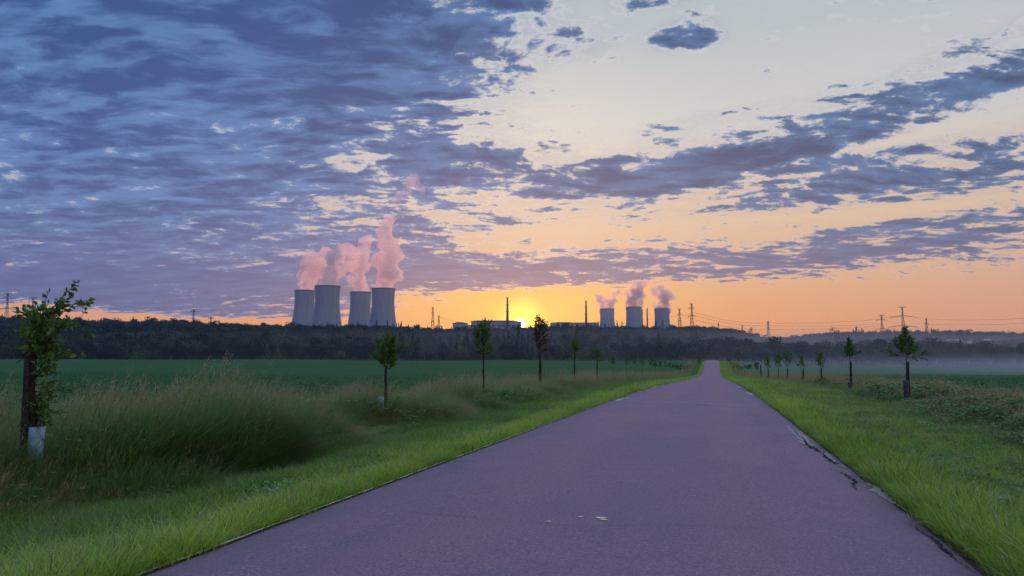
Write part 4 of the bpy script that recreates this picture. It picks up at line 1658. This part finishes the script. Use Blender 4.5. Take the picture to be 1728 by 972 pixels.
towers = [  # px centre, top y, width at the top in px, label
    (514.5, 490, 35.0, 'leftmost near cooling tower, partly behind the tallest one'),
    (553.0, 483, 43.0, 'tallest and nearest cooling tower, in front of the leftmost one'),
    (608.5, 493, 36.0, 'third near cooling tower from the left, standing right of the bright gap'),
    (647.0, 487, 40.5, 'rightmost cooling tower of the near four, below the highest steam plume'),
    (1024.5, 521, 25.2, 'leftmost cooling tower of the far group, right of a slim chimney'),
    (1069.5, 518, 27.5, 'middle and largest cooling tower of the far group'),
    (1073.5, 523, 23.4, 'cooling tower almost hidden behind the middle one of the far group'),
    (1117.0, 521, 26.4, 'rightmost cooling tower of the far group, behind pointed treetops'),
]
tower_top = {}
for i, (px, ty, wp, lb) in enumerate(towers):
    Yt = F * (2 * shell_r(124) + 1.4) / wp
    X, _, Zt = at(px, ty, Yt)
    base = Zt - 125.6
    t = thing('cooling_tower', lb, 'cooling tower', (X, Yt, base), 'near cooling towers' if i < 4 else 'far cooling towers')
    for nm, me in (('shell', shell_me), ('rim', rim_me), ('support_columns', leg_me)):
        o = bpy.data.objects.new(nm, me)
        COL.objects.link(o)
        o.parent = t
    tower_top[i] = (X, Yt, Zt)

# ------------------------------------------------------------------ steam plumes: volumes inside billowing closed shapes
def steam_mat(name, dens, scale, thr, col=(0.98, 0.96, 0.97, 1)):
    def nz(t):
        pos = t.node('ShaderNodeNewGeometry', 'Position')
        nn = t.noise(pos, scale, 4, 0.62, 0.4)
        return t.m('MULTIPLY', t.rng(nn, thr, thr + 0.20), dens)
    return volume_mat(name, col, dens, 0.4, nz)


def ico(sub=2):
    import bmesh
    bm = bmesh.new()
    bmesh.ops.create_icosphere(bm, subdivisions=sub, radius=1.0)
    v = np.array([p.co[:] for p in bm.verts])
    f = [tuple(q.index for q in g_.verts) for g_ in bm.faces]
    bm.free()
    return v, f


ICO_V, ICO_F = ico(2)


def plume(label, Yp, blobs, mat, seed, voxel, bump=0.30, jitter=10, name='steam_plume'):
    """blobs: (px, py, radius px) along the plume; joined into one closed lumpy mesh by voxel remeshing"""
    r = random.Random(seed)
    vs, fs = [], []
    m_px = Yp / F
    c0 = at(blobs[0][0], blobs[0][1], Yp)
    for (px, py, rp) in blobs:
        x, _, z = at(px, py, Yp)
        for k in range(1 + jitter):
            if k == 0:
                cx, cy, cz, rad = x, Yp, z, rp * m_px * 0.95
            else:
                d = rdir(r)
                rad = rp * m_px * r.uniform(0.25, 0.55)
                q = rp * m_px * 0.95
                cx, cy, cz = x + d.x * q, Yp + d.y * q, z + d.z * q
            b = len(vs)
            for p in ICO_V:
                vs.append((cx + p[0] * rad - c0[0], cy + p[1] * rad - Yp, cz + p[2] * rad - c0[2]))
            fs += [tuple(i + b for i in f) for f in ICO_F]
    me = mesh_np(name, vs, fs)
    o = link(name, me, None, mat)
    o.location = (c0[0], Yp, c0[2])
    md = o.modifiers.new('join', 'REMESH')
    md.mode = 'VOXEL'
    md.voxel_size = voxel
    tx = bpy.data.textures.new(name, 'CLOUDS')
    tx.noise_scale = voxel * 3.5
    tx.noise_depth = 3
    dm = o.modifiers.new('billow', 'DISPLACE')
    dm.texture = tx
    dm.strength = voxel * 2.6
    dm.mid_level = 0.5
    tag(o, label, 'steam', 'steam plumes of the near towers' if Yp < 2300 else 'steam plumes of the far towers')
    return o


near = steam_mat('near_steam', 0.055, 0.024, 0.33)
far = steam_mat('far_steam', 0.085, 0.024, 0.34)
Y1, Y2, Y3, Y4 = [tower_top[i][1] for i in (0, 1, 2, 3)]
plume('leftmost rounded pink steam plume above the leftmost near towers', Y1,
      [(514, 492, 12), (515, 481, 13), (519, 468, 15), (525, 452, 16), (522, 438, 14), (536, 440, 16), (545, 458, 14), (552, 430, 13)], near, 1, 5.0)
plume('grey-pink steam drifting up and right from the tallest near tower', Y2,
      [(553, 484, 14), (556, 474, 14), (562, 455, 15), (562, 436, 15), (574, 426, 14), (588, 424, 12), (580, 444, 12), (570, 462, 10), (597, 432, 12), (592, 448, 10)], near, 2, 4.6)
plume('short pink steam plume from the third near tower', Y3,
      [(608, 494, 12), (606, 482, 13), (604, 466, 14), (608, 448, 14), (612, 430, 13), (614, 412, 12), (620, 403, 8), (596, 452, 9)], near, 3, 5.0)
plume('highest pink steam plume, rising from the rightmost near tower past the bright cloud gaps', Y4,
      [(647, 488, 15), (650, 476, 16), (660, 462, 17), (654, 446, 16), (662, 430, 16), (655, 414, 15), (648, 398, 14), (652, 384, 12), (658, 371, 9), (668, 466, 12), (636, 440, 12), (668, 412, 9)], near, 4, 5.0)
thin = steam_mat('thin_steam', 0.012, 0.02, 0.42)
plume('faint torn wisp of pink steam high above the highest plume', Y4 + 30, [(668, 340, 11), (680, 325, 13), (692, 312, 14), (700, 300, 9), (710, 318, 8)], thin, 5, 6.0)
Ya, Yb, Yc = [tower_top[i][1] for i in (4, 5, 7)]
plume('curling steam from the leftmost far tower, split into two wisps', Ya,
      [(1024, 521, 11), (1023, 513, 11), (1013, 505, 7), (1008, 499, 5), (1034, 508, 7), (1036, 498, 5), (1044, 493, 5), (1052, 496, 4)], far, 6, 5.0, jitter=8)
plume('tall twisting steam from the middle far tower', Yb,
      [(1069, 518, 12), (1070, 508, 14), (1075, 498, 14), (1073, 488, 11), (1080, 482, 9), (1088, 478, 6), (1070, 476, 5)], far, 7, 5.0, jitter=8)
plume('broad mushroom-shaped steam from the rightmost far tower', Yc,
      [(1117, 521, 12), (1117, 511, 12), (1118, 501, 13), (1128, 498, 9), (1137, 501, 5), (1104, 492, 7), (1112, 489, 8), (1100, 488, 4)], far, 8, 5.0, jitter=8)

# ------------------------------------------------------------------ chimneys, halls
def chimney(px, ty, wtop, wbase, Yc_, label, mat, h=112):
    X, _, Zt = at(px, ty, Yc_)
    t = thing('chimney', label, 'chimney', (X, Yc_, Zt - h))
    rt, rb = wtop / 2 / F * Yc_, wbase / 2 / F * Yc_
    k = h / 75.0
    rb2 = rt + (rb - rt) * k
    vs, fs = lathe([(rb2, 0), (rt + (rb2 - rt) * .45, h * .5), (rt, h - 3)], 20)
    link('shaft', mesh_np('shaft', vs, fs, True), t, mat)
    vs, fs = lathe([(rt, h - 3), (rt * 1.22, h - 2.6), (rt * 1.22, h), (rt * .7, h), (rt * .7, h - 3)], 20)
    link('cap', mesh_np('cap', vs, fs), t, M['roof'])
    for f in (0.62, 0.8):
        rr_ = rb2 + (rt - rb2) * f
        vs, fs = lathe([(rr_, h * f), (rr_ * 1.25 + .3, h * f + .2), (rr_ * 1.25 + .3, h * f + 1.6), (rr_, h * f + 1.8)], 20)
        link('platform_ring', mesh_np('platform_ring', vs, fs), t, M['roof'])
    return t


chimney(856.3, 501.8, 2.6, 5.2, 2150, 'tall slim red chimney left of the sun, rising behind the long hall', M['brick'])
chimney(988.8, 507.5, 2.6, 4.6, 2300, 'slim dark chimney between the sun and the far cooling towers', M['brick'])
chimney(1092.0, 520.2, 2.0, 2.8, 2700, 'short thin chimney between the middle and rightmost far cooling towers', M['brick'])


def hall(pl, pr, ty, Yh, depth, label, roofs=(), step=None, nwin=6, h=55):
    Xl, _, Zt = at(pl, ty, Yh)
    Xr = at(pr, ty, Yh)[0]
    Xc, hw = (Xl + Xr) / 2, (Xr - Xl) / 2
    t = thing('plant_hall', label, 'building', (Xc, Yh, Zt - h), 'power plant halls')
    b = MB()
    b.box((-hw, 0, 0), (hw, depth, h - 2.0))
    b.build('wall', M['wall'], t)
    b = MB()
    b.box((-hw - 1.2, -1.2, h - 1.9), (hw + 1.2, depth + 1.2, h))
    b.build('roof', M['roof'], t)
    r = random.Random(int(pl))
    for k in range(nwin):
        cx = -hw + (k + 0.5) * 2 * hw / nwin
        b = MB()
        ww = hw / nwin * 0.72
        b.box((cx - ww, -0.35, h - 16), (cx + ww, -0.02, h - 12))
        b.build('window', M['glass_dark'], t)
    for (fa, fb, hh) in roofs:
        b = MB()
        b.box((-hw + fa * 2 * hw, 4, h + 0.05), (-hw + fb * 2 * hw, depth - 4, h + hh))
        b.build('roof_house', M['wall'], t)
    return t


hall(764, 787, 545.0, 2120, 60, 'small stepped hall left of the long hall with the tall chimney', ((0.0, 0.25, -1.0) if False else (0.2, 0.8, 2.5),), nwin=3)
hall(795, 880, 541.8, 2180, 90, 'long pale hall below the tall chimney, its right end meeting the sun', ((0.05, 0.85, 2.2),), nwin=10)
hall(787, 797, 548.5, 2130, 40, 'lowest narrow hall linking the small stepped hall and the long hall', nwin=2)
hall(903, 925, 547.0, 2200, 60, 'small hall right of the sun, behind the thin two-stemmed tree', nwin=3)
hall(931, 1010, 544.3, 2320, 80, 'long low pale hall running behind the dark chimney to the far cooling towers', ((0.1, 0.4, 1.6),), nwin=9)

# ------------------------------------------------------------------ pylons and cables
def pylon(px, ty, Yp, label, kind='double', wpx=20, h=52, thick=0.26, arms=None):
    X, _, Zt = at(px, ty, Yp)
    t = thing('lattice_pylon', label, 'pylon', (X, Yp, Zt - h), 'power line pylons')
    b = MB()
    hw = 3.6
    tw_ = 0.9

    def half(z):
        return hw + (tw_ - hw) * min(1.0, z / (h * 0.72))
    corners = [(-1, -1), (1, -1), (1, 1), (-1, 1)]
    for cx, cy in corners:
        b.tube([Vector((cx * half(z), cy * half(z), z)) for z in (0, h * .35, h * .72, h)], thick, 4)
    nz = 9
    zs_ = [h * (k / nz) for k in range(nz + 1)]
    for k in range(nz):
        za, zb = zs_[k], zs_[k + 1]
        for (c1, c2) in ((0, 1), (1, 2), (2, 3), (3, 0)):
            A = Vector((corners[c1][0] * half(za), corners[c1][1] * half(za), za))
            B = Vector((corners[c2][0] * half(zb), corners[c2][1] * half(zb), zb))
            b.tube([A, B], thick * .6, 3, False)
            A = Vector((corners[c2][0] * half(za), corners[c2][1] * half(za), za))
            B = Vector((corners[c1][0] * half(zb), corners[c1][1] * half(zb), zb))
            b.tube([A, B], thick * .6, 3, False)
    b.build('mast', M['steel'], t)
    thick *= 1.5
    W = wpx / 2 / F * Yp
    if arms is None:
        arms = {'double': [(1.0, 0.35, 0), (0.80, 0.8, -1.2), (0.55, 1.0, -1.6)], 'single': [(1.0, 0.9, 0), (0.86, 0.9, -1)],
                'mast': [(1.0, 0.5, 0), (0.8, 0.5, 0), (0.6, 0.5, 0)], 'cat': []}[kind]
    for (f, wf, droop) in arms:
        a = MB()
        w_ = W * wf
        z = h * f
        for s_ in (-1, 1):
            for cy in (-0.7, 0.7):
                a.tube([Vector((0, cy, z)), Vector((s_ * w_, 0, z + droop))], thick * .8, 3, False)
            a.tube([Vector((0, 0, z + (1.8 if f < 1 else -1.8))), Vector((s_ * w_, 0, z + droop))], thick * .7, 3, False)
            for q in (0.33, 0.66):
                a.tube([Vector((s_ * w_ * q, 0, z + droop * q)), Vector((s_ * w_ * (q - .2), 0, z + (1.8 if f < 1 else -1.8) * (1 - q)))], thick * .5, 3, False)
        a.build('crossarm', M['steel'], t)
        if f < 1:
            for s_ in (-1, 1):
                ins = MB()
                ins.tube([Vector((s_ * w_, 0, z + droop)), Vector((s_ * w_, 0, z + droop - 3.2))], 0.22, 5)
                ins.build('insulator', M['roof'], t)
    if kind == 'cat':
        a = MB()
        for s_ in (-1, 1):
            a.tube([Vector((0, 0, h * .62)), Vector((s_ * W, 0, h * .76)), Vector((s_ * W * .95, 0, h * .9)), Vector((s_ * W * .8, 0, h))], thick, 4)
            a.tube([Vector((s_ * W * .8, 0, h)), Vector((0, 0, h * .84))], thick * .8, 4)
        a.tube([Vector((-W * .8, 0, h)), Vector((W * .8, 0, h))], thick, 4)
        a.build('head_frame', M['steel'], t)
    return t


pyl = [
    (13.5, 494.5, 1150, 'tall double-circuit pylon at the far left edge of the ridge', 'double', 32, 60, [(1.0, .42, 0), (0.86, .85, -.6), (0.60, 1.1, -2.2)]),
    (56, 502, 1250, 'pylon with a rounded cat-head frame behind the nearest young tree', 'cat', 14, 46, None),
    (327, 522, 1450, 'faint pylon on the left ridge, larger one of the two left of the towers', 'single', 13, 46, [(1.0, .8, -1), (.9, 1.0, 0)]),
    (356, 535.5, 1500, 'faint low pylon on the left ridge, right of the larger faint one', 'single', 11, 34, [(1.0, .9, -1), (.92, .8, 0)]),
    (730.5, 518.5, 1250, 'tall narrow lattice mast right of the near cooling towers', 'mast', 5, 48, [(1.0, .6, 0), (.80, .8, 0), (.5, 1.0, 0)]),
    (740.5, 533, 1350, 'short narrow lattice mast beside the tall narrow one', 'mast', 4, 36, [(1.0, .9, 0), (.75, .8, 0)]),
    (1146.5, 521, 1350, 'narrower ring-headed pylon left of the biggest pylon on the central ridge', 'mast', 7, 44, [(1.0, .9, 0), (.78, 1.0, 0), (.5, .8, 0)]),
    (1167, 512.5, 1180, 'biggest pylon on the central ridge, right of the far cooling towers', 'double', 13, 50, [(1.0, .5, 0), (.86, .85, 0), (.6, 1.0, 0)]),
    (1296, 541.5, 1500, 'slim pylon in the dip between the two ridges', 'mast', 5, 44, [(1.0, .4, 0), (.85, 1.0, 0), (.7, .8, 0)]),
    (1487.5, 531.5, 1500, 'middle-sized pylon left of the tallest one on the right ridge', 'double', 22, 48, [(1.0, .55, 0), (.80, .95, -1.5), (.42, 1.1, -1.5)]),
    (1522.5, 518, 1400, 'tallest pylon on the right ridge, above the largest young tree', 'double', 40, 56, [(1.0, .36, 0), (.70, 1.05, -2.5), (.36, 1.25, -2.5)]),
    (1563, 538, 1500, 'small slim pylon right of the tallest one on the right ridge', 'mast', 8, 38, [(1.0, .3, 0), (.75, .9, 0), (.5, .6, 0)]),
    (1445, 551, 1500, 'tiny pylon tip left of the middle-sized pylon on the right ridge', 'mast', 3, 30, None),
]
for (px, ty, Yp, lb, kind, wpx, h, arms) in pyl:
    pylon(px, ty, Yp, lb, kind, wpx, h, 0.24, arms)


def cable(pts, Yp, label, sag=1.0, rad=0.20):
    """pts are photo points, the cable hangs between each pair"""
    path = []
    for i in range(len(pts) - 1):
        (xa, ya, Ya_), (xb, yb, Yb_) = pts[i], pts[i + 1]
        A, B = Vector(at(xa, ya, Ya_)), Vector(at(xb, yb, Yb_))
        for k in range(10):
            f = k / 10
            p = A.lerp(B, f)
            p.z -= 4 * f * (1 - f) * sag * (B - A).length * 0.03
            path.append(p)
    path.append(Vector(at(pts[-1][0], pts[-1][1], pts[-1][2])))
    o0 = path[0].copy()
    b = MB()
    b.tube([p - o0 for p in path], rad, 4)
    o = b.build('power_cable', M['steel'])
    o.location = o0
    return tag(o, label, 'cable', 'overhead power cables')


cable([(1170, 527, 1180), (1296, 545, 1500), (1484, 538.5, 1500)], 0, 'uppermost cable from the biggest central pylon to the right ridge', .5)
cable([(1171, 532, 1180), (1296, 549, 1500), (1484, 546, 1500)], 0, 'second cable from the top right of the biggest central pylon', .5)
cable([(1172, 540, 1180), (1296, 556, 1500), (1484, 550, 1500)], 0, 'lowest cable right of the biggest central pylon', .4)
cable([(1147, 531, 1350), (1167, 529, 1180)], 0, 'short cable joining the two central ridge pylons', .3)
cable([(1131, 534, 1500), (1147, 531, 1350)], 0, 'short cable left of the ring-headed central pylon', .3)
cable([(1543, 535, 1400), (1600, 540, 1450), (1728, 537, 1300), (1760, 533, 1300)], 0, 'upper cable running right from the tallest right-hand pylon', .3)
cable([(1547, 545.5, 1400), (1620, 548, 1450), (1728, 545, 1300), (1760, 544, 1300)], 0, 'lower cable running right from the tallest right-hand pylon', .3)
cable([(1487, 536, 1500), (1522, 534, 1400)], 0, 'short cable joining the two largest right-hand pylons', .3)
cable([(327, 525, 1450), (420, 534, 1600), (497, 533, 1900)], 0, 'cable from the larger faint left pylon toward the near cooling towers', .2)
cable([(313, 537, 1450), (327, 537.5, 1450), (350, 541, 1500)], 0, 'low cable between the two faint left pylons', .1)
cable([(742, 535, 1350), (795, 543, 2100)], 0, 'cable from the short narrow mast down to the long hall', .2)
cable([(-30, 508, 1150), (0, 511, 1150), (56, 509, 1250)], 0, 'cable between the two leftmost pylons', .2)

# ------------------------------------------------------------------ pale buildings in the right-hand wood
def cottage(pl, pr, ty, by, Yh, label, gable=True):
    Xl, _, Zt = at(pl, ty, Yh)
    Xr = at(pr, ty, Yh)[0]
    Zb = at(pl, by, Yh)[2]
    hw, H = (Xr - Xl) / 2, Zt - Zb
    t = thing('farm_building', label, 'building', ((Xl + Xr) / 2, Yh, Zb), 'pale buildings in the right-hand wood')
    b = MB()
    b.box((-hw, 0, -4), (hw, 9, H * .6))
    b.build('wall', M['white_wall'], t)
    vs = [(-hw - .3, -.4, H * .6), (hw + .3, -.4, H * .6), (hw + .3, 9.4, H * .6), (-hw - .3, 9.4, H * .6), (-hw - .3, 4.5, H), (hw + .3, 4.5, H)]
    fs = [(0, 1, 5, 4), (3, 4, 5, 2), (0, 4, 3), (1, 2, 5), (0, 3, 2, 1)]
    link('roof', mesh_np('roof', vs, fs), t, M['white_wall'])
    nw = max(1, int(hw / 4))
    for k in range(nw):
        cx = -hw + (k + .5) * 2 * hw / nw
        b = MB()
        b.box((cx - .8, -.12, H * .2), (cx + .8, -.01, H * .45))
        b.build('window', M['glass_dark'], t)
    return t


cots = [(1606, 1611, 572.5, 576, 'small white building at the left end of the buildings in the right wood'), (1619.5, 1623.5, 572, 576.5, 'small white building, second from the left in the right wood'),
        (1632, 1645, 572.5, 575.5, 'long white building in the middle of the right wood'), (1634, 1641, 575.5, 579, 'white building just below the middle long one in the right wood'),
        (1650, 1674, 572.5, 576, 'longest white building at the right of the group in the right wood'), (1705, 1709, 574, 577, 'tiny white building near the right edge of the picture'),
        (1288, 1296, 589.5, 592, 'tiny pale building in the wood right of the road crest')]
CLEAR = []
for (pl, pr, ty, by, lb) in cots:
    # it stands where the line of sight just clears the trees of the slope
    aa = ((pl + pr) / 2 - 864) / F
    Yh = 500.0
    while Yh < 1200:
        X_, _, Zb = at((pl + pr) / 2, by + 3, Yh)
        if Zb < float(ground_z(X_, Yh)) + 9.5:
            break
        Yh += 5
    cottage(pl, pr, ty, by, Yh - 8, lb)

# ------------------------------------------------------------------ low mist lying over the fields and along the wood
def mist(name, cx, cy, cz, rx, ry, rz_, dens, col):
    v = [(p[0] * rx, p[1] * ry, p[2] * rz_) for p in ico(4)[0]]
    me = mesh_np(name, v, ico(4)[1])

    def thin_out(t):
        co = t.node('ShaderNodeTexCoord', 'Object')
        d = t.vm('LENGTH', t.vm('MULTIPLY', co, (1 / rx, 1 / ry, 1 / rz_)), out=1)
        nn = t.noise(t.vm('MULTIPLY', co, (1, 1, 3.0)), 0.02, 3, 0.6)
        return t.m('MULTIPLY', t.m('MULTIPLY', t.rng(d, 1.0, 0.2), t.rng(nn, 0.3, 0.7, 0.5, 1.2)), dens)
    o = link(name, me, None, volume_mat(name + '_air', col, dens, 0.2, thin_out))
    o.location = (cx, cy, cz)
    o['kind'] = 'stuff'
    return o


mist('mist', 330, 345, -6, 400, 285, 11, 0.0035, (0.82, 0.86, 1.0, 1))
mist('mist', 230, 640, 3, 820, 380, 25, 0.0034, (0.90, 0.78, 0.84, 1))
